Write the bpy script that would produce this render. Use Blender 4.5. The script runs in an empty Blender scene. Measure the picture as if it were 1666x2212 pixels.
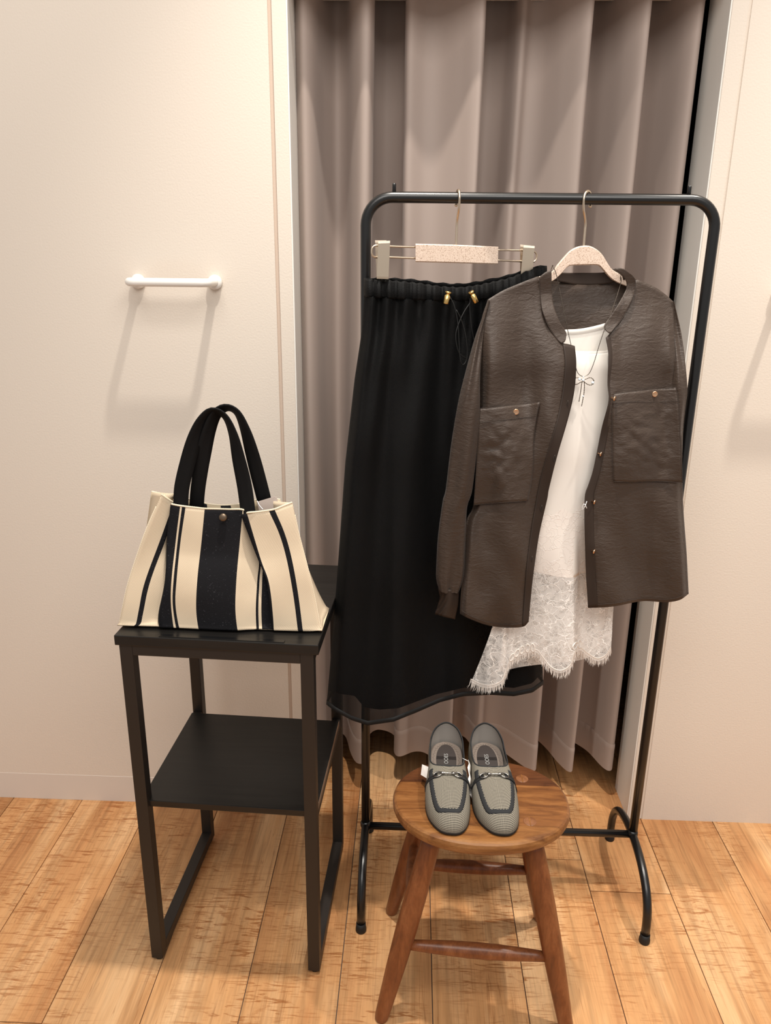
import bpy, bmesh, math, random
from math import sin, cos, pi, radians as rd
from mathutils import Vector, Matrix, noise
from mathutils.bvhtree import BVHTree
random.seed(7)
SC = bpy.context.scene
COL = SC.collection

# ------------------------------------------------------------------ camera
W, HH, F, EYE = 1666, 2212, 1668.0, 1.40
PITCH, YAW, ROLL = rd(17.8), rd(1.95), rd(.66)
cam_d = bpy.data.cameras.new('camera')
cam = bpy.data.objects.new('camera', cam_d)
COL.objects.link(cam)
Rz = Matrix.Rotation(YAW, 3, 'Z')
_r, _f, _u = Rz @ Vector((1, 0, 0)), Rz @ Vector((0, cos(PITCH), -sin(PITCH))), Rz @ Vector((0, sin(PITCH), cos(PITCH)))
RIGHT, UP, FWD = cos(ROLL)*_r + sin(ROLL)*_u, -sin(ROLL)*_r + cos(ROLL)*_u, _f
cam.matrix_world = Matrix(((RIGHT.x, UP.x, -FWD.x, 0), (RIGHT.y, UP.y, -FWD.y, 0), (RIGHT.z, UP.z, -FWD.z, EYE), (0, 0, 0, 1)))
cam_d.sensor_fit = 'VERTICAL'
cam_d.sensor_height = 36.0
cam_d.lens = 36.0*F/HH
cam_d.clip_start = .01
SC.camera = cam

# ------------------------------------------------------------------ light and exposure
wd = bpy.data.worlds.new('shop_ambient'); SC.world = wd; wd.use_nodes = True
wd.node_tree.nodes['Background'].inputs[0].default_value = (1.0, .955, .91, 1)
wd.node_tree.nodes['Background'].inputs[1].default_value = .46
def lamp(name, loc, power, radius=.04, color=(1, .93, .84), spot=None, target=None, blend=.6):
    l = bpy.data.lights.new(name, 'SPOT' if spot else 'POINT')
    l.energy = power; l.color = color; l.shadow_soft_size = radius
    o = bpy.data.objects.new(name, l); COL.objects.link(o); o.location = loc
    if spot:
        l.spot_size = rd(spot); l.spot_blend = blend
        o.rotation_euler = (Vector(target) - Vector(loc)).to_track_quat('-Z', 'Y').to_euler()
    return o
lamp('ceiling_downlight', (-.05, 1.26, 3.0), 166, .035, spot=68, target=(-.05, 1.26, 0), blend=1)
lamp('ceiling_downlight', (1.08, 1.28, 3.0), 168, .035, spot=68, target=(1.08, 1.28, 0), blend=1)
al = bpy.data.lights.new('added_front_fill', 'AREA'); al.shape = 'RECTANGLE'; al.size = 2.6; al.size_y = 1.2; al.energy = 52; al.color = (1, .955, .90)  # unseen soft fill, added for frontal light in place of general shop lighting
ao = bpy.data.objects.new('added_front_fill', al); COL.objects.link(ao); ao.location = (.2, -.3, 2.98)
ao.rotation_euler = (Vector((.2, 1.6, .9)) - ao.location).to_track_quat('-Z', 'Y').to_euler()
VS = SC.view_settings
VS.view_transform = 'Standard'; VS.look = 'None'; VS.gamma = 1.0; VS.use_curve_mapping = False
VS.exposure = 0.06
SC.display_settings.display_device = 'sRGB'

# ------------------------------------------------------------------ helpers
def at(x, y, Y):
    """photo measurement -> metric point standing at distance Y from the viewer's plane"""
    d = FWD + RIGHT*((x - W/2)/F) - UP*((y - HH/2)/F)
    return Vector((0, 0, EYE)) + d*(Y/d.y)
def z4(x, y): return (920 + x/2.603, 520 + y/2.603)
def z5(x, y): return (900 + x/2.603, 1000 + y/2.603)
def z3(x, y): return (760 + x/3.786, 380 + y/3.786)
def z1(x, y): return (200 + x/2.872, 840 + y/2.872)
def z9(x, y): return (1180 + x/6.505, 560 + y/6.505)
def z10(x, y): return (1160 + x/6.94, 380 + y/6.94)
def lerp(a, b, t): return a + (b - a)*t
def smooth(a, b, x):
    t = min(1, max(0, (x - a)/(b - a))); return t*t*(3 - 2*t)
def table(xs, ys, rows):
    def f(x, y):
        def ix(L, v):
            if v <= L[0]: return 0, 0.0
            for i in range(len(L)-1):
                if v <= L[i+1]: return i, (v-L[i])/(L[i+1]-L[i])
            return len(L)-2, 1.0
        i, a = ix(xs, x); j, b = ix(ys, y)
        b = b*b*(3-2*b)
        return lerp(lerp(rows[j][i], rows[j][i+1], a), lerp(rows[j+1][i], rows[j+1][i+1], a), b)
    return f
def interp(pts, x):
    if x <= pts[0][0]: return pts[0][1]
    for (x0, y0), (x1, y1) in zip(pts, pts[1:]):
        if x <= x1: return y0 + (y1-y0)*(x-x0)/(x1-x0)
    return pts[-1][1]
def crom(pts, n, closed=False):
    """n samples, even in arc length, of a Catmull-Rom curve (tuples of any size)"""
    P = [Vector(p) for p in pts]; m = len(P); dense = []
    segs = m if closed else m-1
    for i in range(segs):
        if closed: a, b, c, d = P[(i-1) % m], P[i], P[(i+1) % m], P[(i+2) % m]
        else:
            b, c = P[i], P[i+1]; a = P[i-1] if i else b*2-c; d = P[i+2] if i+2 < m else c*2-b
        for k in range(16):
            t = k/16
            dense.append(.5*((2*b) + (c-a)*t + (2*a-5*b+4*c-d)*t*t + (3*b-a-3*c+d)*t**3))
    dense.append(P[0].copy() if closed else P[-1].copy())
    L = [0]
    for a, b in zip(dense, dense[1:]): L.append(L[-1] + (b-a).length)
    out = []; j = 0
    for k in range(n):
        s = L[-1]*k/(n if closed else n-1)
        while j < len(L)-2 and L[j+1] < s: j += 1
        w = L[j+1]-L[j]
        out.append(dense[j].lerp(dense[j+1], (s-L[j])/w if w > 0 else 0))
    return out
def link(name, me, mat, parent=None, smooth_=True):
    o = bpy.data.objects.new(name, me); COL.objects.link(o)
    mats = mat if isinstance(mat, (list, tuple)) else [mat]
    if not me.materials:
        for m in mats: me.materials.append(m)
    if smooth_:
        me.polygons.foreach_set('use_smooth', [True]*len(me.polygons))
    if parent is not None:
        o.parent = parent
        o.matrix_parent_inverse = parent.get('_w', None) and Matrix.Translation(-Vector(parent['_w'])) or Matrix()
    return o
def thing(name, label, cat, loc, group=None):
    o = bpy.data.objects.new(name, None); COL.objects.link(o); o.location = loc; o.empty_display_size = .05
    o['label'] = label; o['category'] = cat; o['_w'] = tuple(loc)
    if group: o['group'] = group
    return o
def mesh(name, V, Fc, mat, parent=None, sm=True, mi=None, uv=None):
    me = bpy.data.meshes.new(name); me.from_pydata([tuple(v) for v in V], [], Fc); 
    o = link(name, me, mat, parent, sm)
    if mi: me.polygons.foreach_set('material_index', mi)
    if uv:
        l = me.uv_layers.new(name='UVMap')
        for lp in me.loops: l.data[lp.index].uv = uv[lp.vertex_index]
    me.update()
    return o
def grid(name, R, mat, parent=None, cu=False, cv=False, thick=0, sm=True, mif=None, uvs=True, off=-1):
    nv, nu = len(R), len(R[0]); V = [p for r in R for p in r]; Fc = []; mi = []
    for j in range(nv if cv else nv-1):
        for i in range(nu if cu else nu-1):
            a, b = j*nu+i, j*nu+(i+1) % nu; c, d = ((j+1) % nv)*nu+(i+1) % nu, ((j+1) % nv)*nu+i
            Fc.append((a, b, c, d)); mi.append(mif(i, j) if mif else 0)
    uv = None
    if uvs:
        uv = []; vv = 0
        for j in range(nv):
            if j: vv += (Vector(R[j][nu//2])-Vector(R[j-1][nu//2])).length
            s = 0
            for i in range(nu):
                if i: s += (Vector(R[j][i])-Vector(R[j][i-1])).length
                uv.append((s, vv))
    o = mesh(name, V, Fc, mat, parent, sm, mi if mif else None, uv)
    if thick:
        m = o.modifiers.new('thick', 'SOLIDIFY'); m.thickness = thick; m.offset = off
    return o
def tubev(pts, r, n=10, closed=False, caps=True):
    P = [Vector(p) for p in pts]; m = len(P); rr = r if isinstance(r, (list, tuple)) else [r]*m
    V = []; Fc = []; N = None
    for i in range(m):
        if closed: t = P[(i+1) % m]-P[i-1]
        else: t = P[min(i+1, m-1)]-P[max(i-1, 0)]
        t.normalize()
        if N is None:
            N = t.orthogonal().normalized()
        else:
            N = (N - t*N.dot(t)); N = N.normalized() if N.length > 1e-6 else t.orthogonal().normalized()
        B = t.cross(N)
        for k in range(n):
            a = 2*pi*k/n; V.append(P[i] + (N*cos(a)+B*sin(a))*rr[i])
    for i in range(m if closed else m-1):
        for k in range(n):
            j = (i+1) % m
            Fc.append((i*n+k, i*n+(k+1) % n, j*n+(k+1) % n, j*n+k))
    if caps and not closed:
        Fc.append(tuple(range(n-1, -1, -1))); Fc.append(tuple((m-1)*n+k for k in range(n)))
    return V, Fc
def tube(name, pts, r, mat, parent=None, n=10, closed=False):
    V, Fc = tubev(pts, r, n, closed)
    return mesh(name, V, Fc, mat, parent)
def join(parts):
    V = []; Fc = []
    for v, f in parts:
        b = len(V); V += v; Fc += [tuple(i+b for i in q) for q in f]
    return V, Fc
def lathev(prof, c, axis=(0, 0, 1), n=20):
    c = Vector(c); ax = Vector(axis).normalized(); u = ax.orthogonal().normalized(); w = ax.cross(u); V = []; Fc = []
    for (r, h) in prof:
        for k in range(n):
            a = 2*pi*k/n; V.append(c + ax*h + (u*cos(a)+w*sin(a))*r)
    for i in range(len(prof)-1):
        for k in range(n): Fc.append((i*n+k, i*n+(k+1) % n, (i+1)*n+(k+1) % n, (i+1)*n+k))
    Fc.append(tuple(range(n-1, -1, -1))); Fc.append(tuple((len(prof)-1)*n+k for k in range(n)))
    return V, Fc
def lathe(name, prof, c, mat, parent=None, axis=(0, 0, 1), n=20):
    V, Fc = lathev(prof, c, axis, n); return mesh(name, V, Fc, mat, parent)
def box(name, lo, hi, mat, parent=None, bev=.0, M=None, loc=None):
    bm = bmesh.new(); bmesh.ops.create_cube(bm, size=1)
    lo, hi = Vector(lo), Vector(hi)
    for v in bm.verts: v.co = Vector(((lo[i]+hi[i])/2 + v.co[i]*(hi[i]-lo[i]) for i in range(3)))
    if bev: bmesh.ops.bevel(bm, geom=bm.edges[:], offset=bev, segments=2, affect='EDGES', profile=.6)
    if M: bm.transform(M)
    bmesh.ops.recalc_face_normals(bm, faces=bm.faces[:])
    me = bpy.data.meshes.new(name); bm.to_mesh(me); bm.free()
    o = link(name, me, mat, parent, False)
    if loc: o.location = loc
    return o
def struct(o): o['kind'] = 'structure'; return o
def coons(top, bot, left, right, nu, nv):
    T, B = crom(top, nu), crom(bot, nu); L, R_ = crom(left, nv), crom(right, nv); out = []
    for j in range(nv):
        v = j/(nv-1); row = []
        for i in range(nu):
            u = i/(nu-1)
            p = T[i]*(1-v)+B[i]*v + L[j]*(1-u)+R_[j]*u - (T[0]*(1-u)*(1-v)+T[-1]*u*(1-v)+B[0]*(1-u)*v+B[-1]*u*v)
            row.append((p.x, p.y, u, v))
        out.append(row)
    return out
def nz(x, y, z=0.0): return noise.noise(Vector((x, y, z)))
def ribbon(name, path, nrm, w, mat, parent=None, thick=.0015):
    """flat strip along path; nrm(i) = sideways direction"""
    R = []
    for i, p in enumerate(path):
        d = nrm(i); ww = w(i) if callable(w) else w
        R.append([p-d*ww/2, p-d*ww/6, p+d*ww/6, p+d*ww/2])
    return grid(name, R, mat, parent, thick=thick, off=0)

# ------------------------------------------------------------------ materials
def srgb(r, g, b):
    f = lambda c: (c/255/12.92) if c/255 <= .04045 else ((c/255+.055)/1.055)**2.4
    return (f(r), f(g), f(b), 1)
class M:
    def __init__(s, name, rough=.6, metal=0., spec=.5, color=None):
        s.m = bpy.data.materials.new(name); s.m.use_nodes = True; s.t = s.m.node_tree; s.n = s.t.nodes
        s.b = s.n['Principled BSDF']; s.b.inputs['Roughness'].default_value = rough; s.b.inputs['Metallic'].default_value = metal
        s.b.inputs['Specular IOR Level'].default_value = spec
        if color: s.b.inputs['Base Color'].default_value = color
    def add(s, ty, **kw):
        n = s.n.new(ty)
        for k, v in kw.items():
            if k in n.inputs: n.inputs[k].default_value = v
            else: setattr(n, k, v)
        return n
    def l(s, a, b): s.t.links.new(a, b)
    def coord(s, kind='Object', scale=(1, 1, 1), loc=None, rot=None):
        c = s.add('ShaderNodeTexCoord'); mp = s.add('ShaderNodeMapping'); mp.inputs['Scale'].default_value = scale
        if loc: mp.inputs['Location'].default_value = loc
        if rot: mp.inputs['Rotation'].default_value = rot
        s.l(c.outputs[kind], mp.inputs[0]); return mp.outputs[0]
    def noise(s, vec, scale, detail=3, rough=.5, dist=0):
        n = s.add('ShaderNodeTexNoise'); n.inputs['Scale'].default_value = scale; n.inputs['Detail'].default_value = detail
        n.inputs['Roughness'].default_value = rough; n.inputs['Distortion'].default_value = dist
        s.l(vec, n.inputs['Vector']); return n.outputs['Fac']
    def ramp(s, fac, stops, interp='LINEAR'):
        r = s.add('ShaderNodeValToRGB'); e = r.color_ramp; e.interpolation = interp
        while len(e.elements) < len(stops): e.elements.new(.5)
        for el, (p, c) in zip(e.elements, stops):
            el.position = p; el.color = c if len(c) == 4 else (*c, 1)
        s.l(fac, r.inputs[0]); return r.outputs[0]
    def mix(s, fac, a, b, mode='MIX'):
        m = s.add('ShaderNodeMix', data_type='RGBA', blend_type=mode)
        for v, i in ((fac, 0), (a, 6), (b, 7)):
            if hasattr(v, 'is_output'): s.l(v, m.inputs[i])
            else: m.inputs[i].default_value = v
        return m.outputs[2]
    def math(s, op, a, b=0., c=0.):
        m = s.add('ShaderNodeMath', operation=op)
        for v, i in ((a, 0), (b, 1), (c, 2)):
            if hasattr(v, 'is_output'): s.l(v, m.inputs[i])
            else: m.inputs[i].default_value = v
        return m.outputs[0]
    def col(s, o): s.l(o, s.b.inputs['Base Color']); return s
    def bump(s, h, strength=.3, dist=.001, prev=None):
        b = s.add('ShaderNodeBump'); b.inputs['Strength'].default_value = strength; b.inputs['Distance'].default_value = dist
        s.l(h, b.inputs['Height'])
        if prev: s.l(prev, b.inputs['Normal'])
        s.l(b.outputs[0], s.b.inputs['Normal']); return b.outputs[0]
def G(v): return (v, v, v, 1)

def wall_mat(name, c, tex=1.0):
    m = M(name, .75, spec=.25); v = m.coord('Object')
    n1 = m.noise(v, 1.6, 3); m.col(m.mix(m.math('MULTIPLY', n1, .25), c, tuple(x*.93 for x in c[:3])+(1,)))
    n2 = m.noise(v, 240, 3, .6); m.bump(n2, .30*tex, .0012); return m.m
WALL = wall_mat('painted_wall', srgb(227, 216, 203))
BASEB = wall_mat('painted_baseboard', srgb(224, 213, 202), .35)
GROOVE = wall_mat('groove_filler', srgb(205, 186, 170), .3)
JAMB = M('jamb_paint', .45, color=srgb(238, 235, 228)).m
DARKROOM = M('fitting_room_painted_shade', .9, color=srgb(26, 19, 16)).m  # shade of the unlit room put into the wall colour, against leaking light

def floor_mat():
    m = M('oak_plank', .42, spec=.35)
    oi = m.add('ShaderNodeObjectInfo')
    c = m.add('ShaderNodeTexCoord'); ofs = m.add('ShaderNodeVectorMath', operation='SCALE'); 
    cx = m.add('ShaderNodeCombineXYZ'); m.l(oi.outputs['Random'], cx.inputs[0]); m.l(oi.outputs['Random'], cx.inputs[1]); m.l(cx.outputs[0], ofs.inputs[0]); ofs.inputs[3].default_value = 37.0
    ad = m.add('ShaderNodeVectorMath', operation='ADD'); m.l(c.outputs['Object'], ad.inputs[0]); m.l(ofs.outputs[0], ad.inputs[1])
    def mp(sc, rot=(0, 0, 0)):
        k = m.add('ShaderNodeMapping'); k.inputs['Scale'].default_value = sc; k.inputs['Rotation'].default_value = rot; m.l(ad.outputs[0], k.inputs[0]); return k.outputs[0]
    broad = m.noise(mp((9, 1.6, 1)), 1.0, 4, .55, .6)
    base = m.ramp(broad, [(.28, srgb(184, 128, 82)), (.5, srgb(212, 161, 110)), (.72, srgb(232, 192, 146))])
    streak = m.noise(mp((70, 2.2, 1)), 1.0, 4, .6, .3)
    sm = m.ramp(streak, [(.36, G(.80)), (.52, G(1.0)), (.75, G(1.05))])
    c1 = m.mix(1.0, base, sm, 'MULTIPLY')
    # cross figure: short dark curls across the board
    fig = m.noise(mp((13, 120, 1), (0, 0, .20)), 1.0, 3, .55, 1.6)
    fig2 = m.noise(mp((22, 52, 1), (0, 0, -.16)), 1.0, 4, .6, 1.2)
    mask = m.noise(mp((6, 4, 1)), 1.0, 2, .5)
    fg = m.math('MULTIPLY', m.ramp(fig, [(.54, G(0)), (.62, G(1))]), m.ramp(mask, [(.36, G(0)), (.58, G(1))]))
    fg2 = m.math('MULTIPLY', m.ramp(fig2, [(.55, G(0)), (.66, G(1))]), m.ramp(mask, [(.46, G(0)), (.64, G(1))]))
    c2 = m.mix(m.math('MULTIPLY', fg, .85), c1, srgb(160, 102, 55))
    c2 = m.mix(m.math('MULTIPLY', fg2, .60), c2, srgb(168, 110, 64))
    fine = m.noise(mp((260, 14, 1)), 1.0, 2, .6)
    c3 = m.mix(1.0, c2, m.ramp(fine, [(.3, G(.90)), (.6, G(1.03))]), 'MULTIPLY')
    tint = m.ramp(oi.outputs['Random'], [(0, (.86, .82, .78, 1)), (.5, (.94, .93, .92, 1)), (1, (.94, .88, .83, 1))])
    crack = m.noise(mp((26, .7, 1)), 1.0, 4, .65, .8)
    ck = m.ramp(crack, [(.492, G(0)), (.50, G(1)), (.508, G(0))])
    c4 = m.mix(m.math('MULTIPLY', ck, .45), m.mix(1.0, c3, tint, 'MULTIPLY'), srgb(128, 78, 42))
    scuff = m.ramp(m.noise(mp((30, 30, 1)), 1.0, 5, .75), [(.70, G(0)), (.80, G(1))])
    m.col(m.mix(m.math('MULTIPLY', scuff, .35), c4, srgb(232, 208, 180)))
    m.bump(fine, .10, .0006); return m.m
FLOOR = floor_mat()
SEAM = M('floor_seam', .9, color=srgb(96, 84, 74)).m

def cloth_weave(name, c, c2, scale, rough=.85, bump=.3, sheen=.0):
    m = M(name, rough, spec=.2); v = m.coord('UV', (scale, scale, 1))
    w1 = m.add('ShaderNodeTexChecker'); w1.inputs['Scale'].default_value = 1; m.l(v, w1.inputs[0])
    n = m.noise(m.coord('Object'), 9, 3)
    base = m.mix(m.math('MULTIPLY', w1.outputs[1], .5), c, c2)
    m.col(m.mix(1, base, m.ramp(n, [(.3, G(.93)), (.7, G(1.04))]), 'MULTIPLY'))
    m.bump(w1.outputs[1], bump, .0006)
    if sheen: m.b.inputs['Sheen Weight'].default_value = sheen
    return m.m
CANVAS = cloth_weave('cream_canvas', srgb(226, 208, 182), srgb(172, 148, 118), 640)
CANVAS_IN = cloth_weave('canvas_lining', srgb(205, 188, 160), srgb(180, 160, 130), 850)
def navy():
    m = M('dark_stripe_yarn', .8, spec=.25); v = m.coord('UV', (1, 1, 1))
    vo = m.add('ShaderNodeTexVoronoi'); vo.inputs['Scale'].default_value = 620; m.l(v, vo.inputs['Vector'])
    sp = m.ramp(vo.outputs['Color'], [(.86, G(0)), (.97, G(1))])
    m.col(m.mix(m.math('MULTIPLY', sp, .30), srgb(14, 13, 17), srgb(96, 94, 100)))
    m.bump(vo.outputs['Distance'], .4, .0006); return m.m
NAVY = navy()
WEBBING = cloth_weave('black_webbing', srgb(17, 16, 17), srgb(8, 8, 8), 620, .75, .4)
CREAM_TRIM = M('cream_overlock', .85, color=srgb(230, 216, 190)).m
def black_wood():
    m = M('black_stained_wood', .38, spec=.45); v = m.coord('Object', (6, 90, 60))
    n = m.noise(v, 1.0, 4, .6); m.col(m.ramp(n, [(.3, srgb(14, 13, 12)), (.7, srgb(26, 24, 22))]))
    m.bump(n, .25, .0006); return m.m
BWOOD = black_wood()
BMETAL_T = M('dark_brown_painted_steel', .48, color=srgb(33, 27, 23)).m
RAWEDGE = M('raw_board_edge', .7, color=srgb(128, 104, 84)).m
BLACKGLOSS = M('black_powder_coat', .30, spec=.6, color=srgb(12, 12, 13)).m
RUBBER = M('black_rubber', .6, color=srgb(18, 18, 18)).m
WHITEBAR = M('white_enamel', .35, color=srgb(240, 236, 230)).m
CHROME = M('satin_nickel', .33, 1.0, color=srgb(214, 198, 178)).m
GOLD = M('pale_gold', .25, 1.0, color=srgb(222, 186, 118)).m
ROSE = M('rose_gold_button', .28, 1.0, color=srgb(226, 182, 146)).m
BRONZE = M('antique_brass_snap', .4, .9, color=srgb(120, 104, 88)).m
CRYSTAL = M('crystal', .05, spec=.9, color=srgb(225, 240, 248)).m
SILVER = M('silver_chain', .3, 1.0, color=srgb(112, 102, 92)).m
PAPER = M('white_tag_card', .6, color=srgb(240, 234, 228)).m
TAGCARD = M('beige_tag_card', .6, color=srgb(206, 190, 180)).m
NYLON = M('clear_nylon', .3, color=srgb(235, 235, 235)).m
def speckle():
    m = M('speckled_bioplastic', .55); v = m.coord('Object'); n = m.noise(v, 520, 2, .7)
    m.col(m.ramp(n, [(.36, srgb(176, 150, 130)), (.46, srgb(224, 202, 184)), (.7, srgb(232, 214, 198))])); return m.m
SPECK = speckle()
def curtain_mat():
    m = M('mauve_grey_drape', .62, spec=.3, color=srgb(178, 162, 153)); v = m.coord('Object', (900, 900, 30))
    m.bump(m.noise(v, 1.0, 2), .05, .0003); m.b.inputs['Sheen Weight'].default_value = .1
    tr = m.add('ShaderNodeBsdfTranslucent'); tr.inputs[0].default_value = srgb(190, 160, 140); mx = m.add('ShaderNodeMixShader'); mx.inputs[0].default_value = .14
    m.l(m.b.outputs[0], mx.inputs[1]); m.l(tr.outputs[0], mx.inputs[2]); m.l(mx.outputs[0], m.n['Material Output'].inputs[0]); return m.m
DRAPE = curtain_mat()
def shirt_mat(name, c):
    m = M(name, .5, spec=.4)
    v = m.coord('Object', (46, 46, 120)); w = m.coord('Object', (190, 190, 420))
    a = m.noise(v, 1.0, 4, .62, .9); b = m.noise(w, 1.0, 2, .6, .4)
    h = m.math('ADD', a, m.math('MULTIPLY', b, .25))
    f = m.noise(m.coord('Object'), 1600, 1)
    m.col(m.mix(1, c, m.ramp(f, [(.3, G(.88)), (.7, G(1.1))]), 'MULTIPLY'))
    m.bump(h, .48, .0036); m.b.inputs['Sheen Weight'].default_value = .08; return m.m
SHIRT = shirt_mat('brown_crinkle_cloth', srgb(60, 47, 38))
SHIRT_FLAT = M('brown_plain_cloth', .6, spec=.3, color=srgb(50, 39, 32)).m
STITCH = M('dark_stitch', .8, color=srgb(52, 42, 36)).m
def black_knit(name, alpha=1.0):
    m = M(name, .75, spec=.22); v = m.coord('UV', (1, 1, 1), rot=(0, 0, .6))
    vo = m.add('ShaderNodeTexVoronoi'); vo.inputs['Scale'].default_value = 520; m.l(v, vo.inputs['Vector'])
    m.col(m.ramp(vo.outputs['Distance'], [(.2, srgb(12, 12, 13)), (.6, srgb(4, 4, 4))]))
    m.bump(vo.outputs['Distance'], .5, .0006)
    if alpha < 1:
        w = m.add('ShaderNodeTexWave', wave_type='BANDS'); w.inputs['Scale'].default_value = 260; m.l(v, w.inputs['Vector'])
        m.l(m.math('MULTIPLY_ADD', w.outputs['Fac'], .3, alpha-.15), m.b.inputs['Alpha'])
    return m.m
KNIT = black_knit('black_skirt_knit'); SHEER = black_knit('black_sheer_mesh', .80)
BLACKBIND = M('black_binding', .8, color=srgb(10, 10, 10)).m
BLACKCORD = M('black_cord', .5, color=srgb(20, 20, 20)).m
WHITE = None
def white_jersey():
    m = M('white_jersey', .8, spec=.2, color=srgb(240, 234, 226)); v = m.coord('Object', (420, 420, 90))
    m.bump(m.noise(v, 1, 2), .12, .0005); m.b.inputs['Subsurface Weight'].default_value = 0; return m.m
WHITE = white_jersey()
def lace():
    m = M('white_lace', .85, spec=.1, color=srgb(252, 248, 243))
    c = m.add('ShaderNodeTexCoord'); sx = m.add('ShaderNodeSeparateXYZ'); m.l(c.outputs['Object'], sx.inputs[0])
    cb = m.add('ShaderNodeCombineXYZ'); m.l(sx.outputs[0], cb.inputs[0]); m.l(sx.outputs[2], cb.inputs[1])
    dn = m.add('ShaderNodeTexNoise'); dn.inputs['Scale'].default_value = 45; dn.inputs['Detail'].default_value = 2; m.l(cb.outputs[0], dn.inputs['Vector'])
    sc = m.add('ShaderNodeVectorMath', operation='SCALE'); sc.inputs[3].default_value = .034; m.l(dn.outputs['Color'], sc.inputs[0])
    ad = m.add('ShaderNodeVectorMath', operation='ADD'); m.l(cb.outputs[0], ad.inputs[0]); m.l(sc.outputs[0], ad.inputs[1])
    def vor(scale, vec, feat='DISTANCE_TO_EDGE'):
        v = m.add('ShaderNodeTexVoronoi', feature=feat, voronoi_dimensions='2D'); v.inputs['Scale'].default_value = scale; m.l(vec, v.inputs['Vector']); return v.outputs['Distance']
    net = m.ramp(vor(430, cb.outputs[0]), [(.10, G(1)), (.22, G(0))])
    big = m.ramp(vor(48, ad.outputs[0]), [(.030, G(1)), (.055, G(0))])
    med = m.ramp(vor(80, ad.outputs[0]), [(.025, G(1)), (.05, G(0))])
    pn = m.noise(cb.outputs[0], 62, 3, .6, .8)
    solid = m.ramp(pn, [(.42, G(.20)), (.52, G(.62))])
    a = m.math('MAXIMUM', m.math('MAXIMUM', big, m.math('MULTIPLY', med, .85)), m.math('MAXIMUM', m.math('MULTIPLY', net, .75), solid))
    m.l(a, m.b.inputs['Alpha']); m.bump(big, .6, .0008); return m.m
LACE = lace()
def lace_on():
    m = M('lace_over_jersey', .85, spec=.1, color=srgb(244, 236, 228)); v = m.coord('Object', (1, 1, 1))
    vo = m.add('ShaderNodeTexVoronoi', feature='DISTANCE_TO_EDGE'); vo.inputs['Scale'].default_value = 60
    n = m.add('ShaderNodeTexNoise'); n.inputs['Scale'].default_value = 40; m.l(v, n.inputs['Vector'])
    mx = m.mix(.06, v, n.outputs['Color']); m.l(mx, vo.inputs['Vector'])
    m.bump(m.ramp(vo.outputs['Distance'], [(.02, G(1)), (.06, G(0))]), .45, .0010); return m.m
LACEON = lace_on()
FRINGE = M('lace_thread', .8, color=srgb(240, 232, 224)).m
def stool_wood(name, a, b, c, along=(9, 60, 60)):
    m = M(name, .36, spec=.45); v = m.coord('Object', along)
    n = m.noise(v, 1.0, 5, .6, .7); col = m.ramp(n, [(.28, a), (.5, b), (.74, c)])
    f = m.noise(m.coord('Object', tuple(x*7 for x in along)), 1.0, 2, .6)
    m.col(m.mix(1, col, m.ramp(f, [(.3, G(.86)), (.6, G(1.04))]), 'MULTIPLY')); m.bump(f, .12, .0005); return m.m
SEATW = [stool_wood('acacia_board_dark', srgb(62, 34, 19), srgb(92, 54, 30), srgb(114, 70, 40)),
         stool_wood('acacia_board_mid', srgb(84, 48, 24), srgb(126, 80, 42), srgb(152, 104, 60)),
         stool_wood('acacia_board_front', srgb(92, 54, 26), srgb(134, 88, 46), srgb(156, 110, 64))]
LEGW = stool_wood('stool_leg_brown', srgb(92, 50, 27), srgb(122, 70, 38), srgb(142, 88, 52), (50, 50, 10))
TENON = stool_wood('tenon_end_grain', srgb(100, 60, 36), srgb(124, 80, 50), srgb(140, 94, 62), (40, 40, 40))
def shoe_knit(name='cream_black_knit', light=srgb(152, 145, 131), dark=srgb(30, 28, 27)):
    m = M(name, .85, spec=.15); c = m.add('ShaderNodeTexCoord'); s = m.add('ShaderNodeSeparateXYZ'); m.l(c.outputs['UV'], s.inputs[0])
    w = m.math('SINE', m.math('MULTIPLY', s.outputs[1], 2*pi/.0029)); z = m.math('SINE', m.math('MULTIPLY', s.outputs[0], 2*pi/.0026))
    k = m.math('ADD', w, m.math('MULTIPLY', z, .55))
    f = m.ramp(m.math('MULTIPLY_ADD', k, .32, .5), [(.28, G(0)), (.55, G(1))])
    m.col(m.mix(f, dark, light)); m.bump(f, .35, .0005); return m.m
SKNIT = shoe_knit()
SDARK = M('black_knit_band', .85, color=srgb(34, 35, 37)).m
SOLE = M('black_sole', .7, color=srgb(26, 24, 23)).m
LINING = M('grey_shoe_lining', .75, color=srgb(168, 161, 154)).m
INSOLE = M('taupe_insole', .7, color=srgb(116, 104, 95)).m
HEELPAD = M('dark_heel_pad', .6, color=srgb(48, 40, 37)).m
INK = M('silver_print', .6, color=srgb(150, 150, 148)).m
RIBBONB = M('black_ribbon', .7, color=srgb(16, 16, 16)).m
GUN = M('gunmetal_bit', .22, 1.0, color=srgb(150, 146, 142)).m

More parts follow.
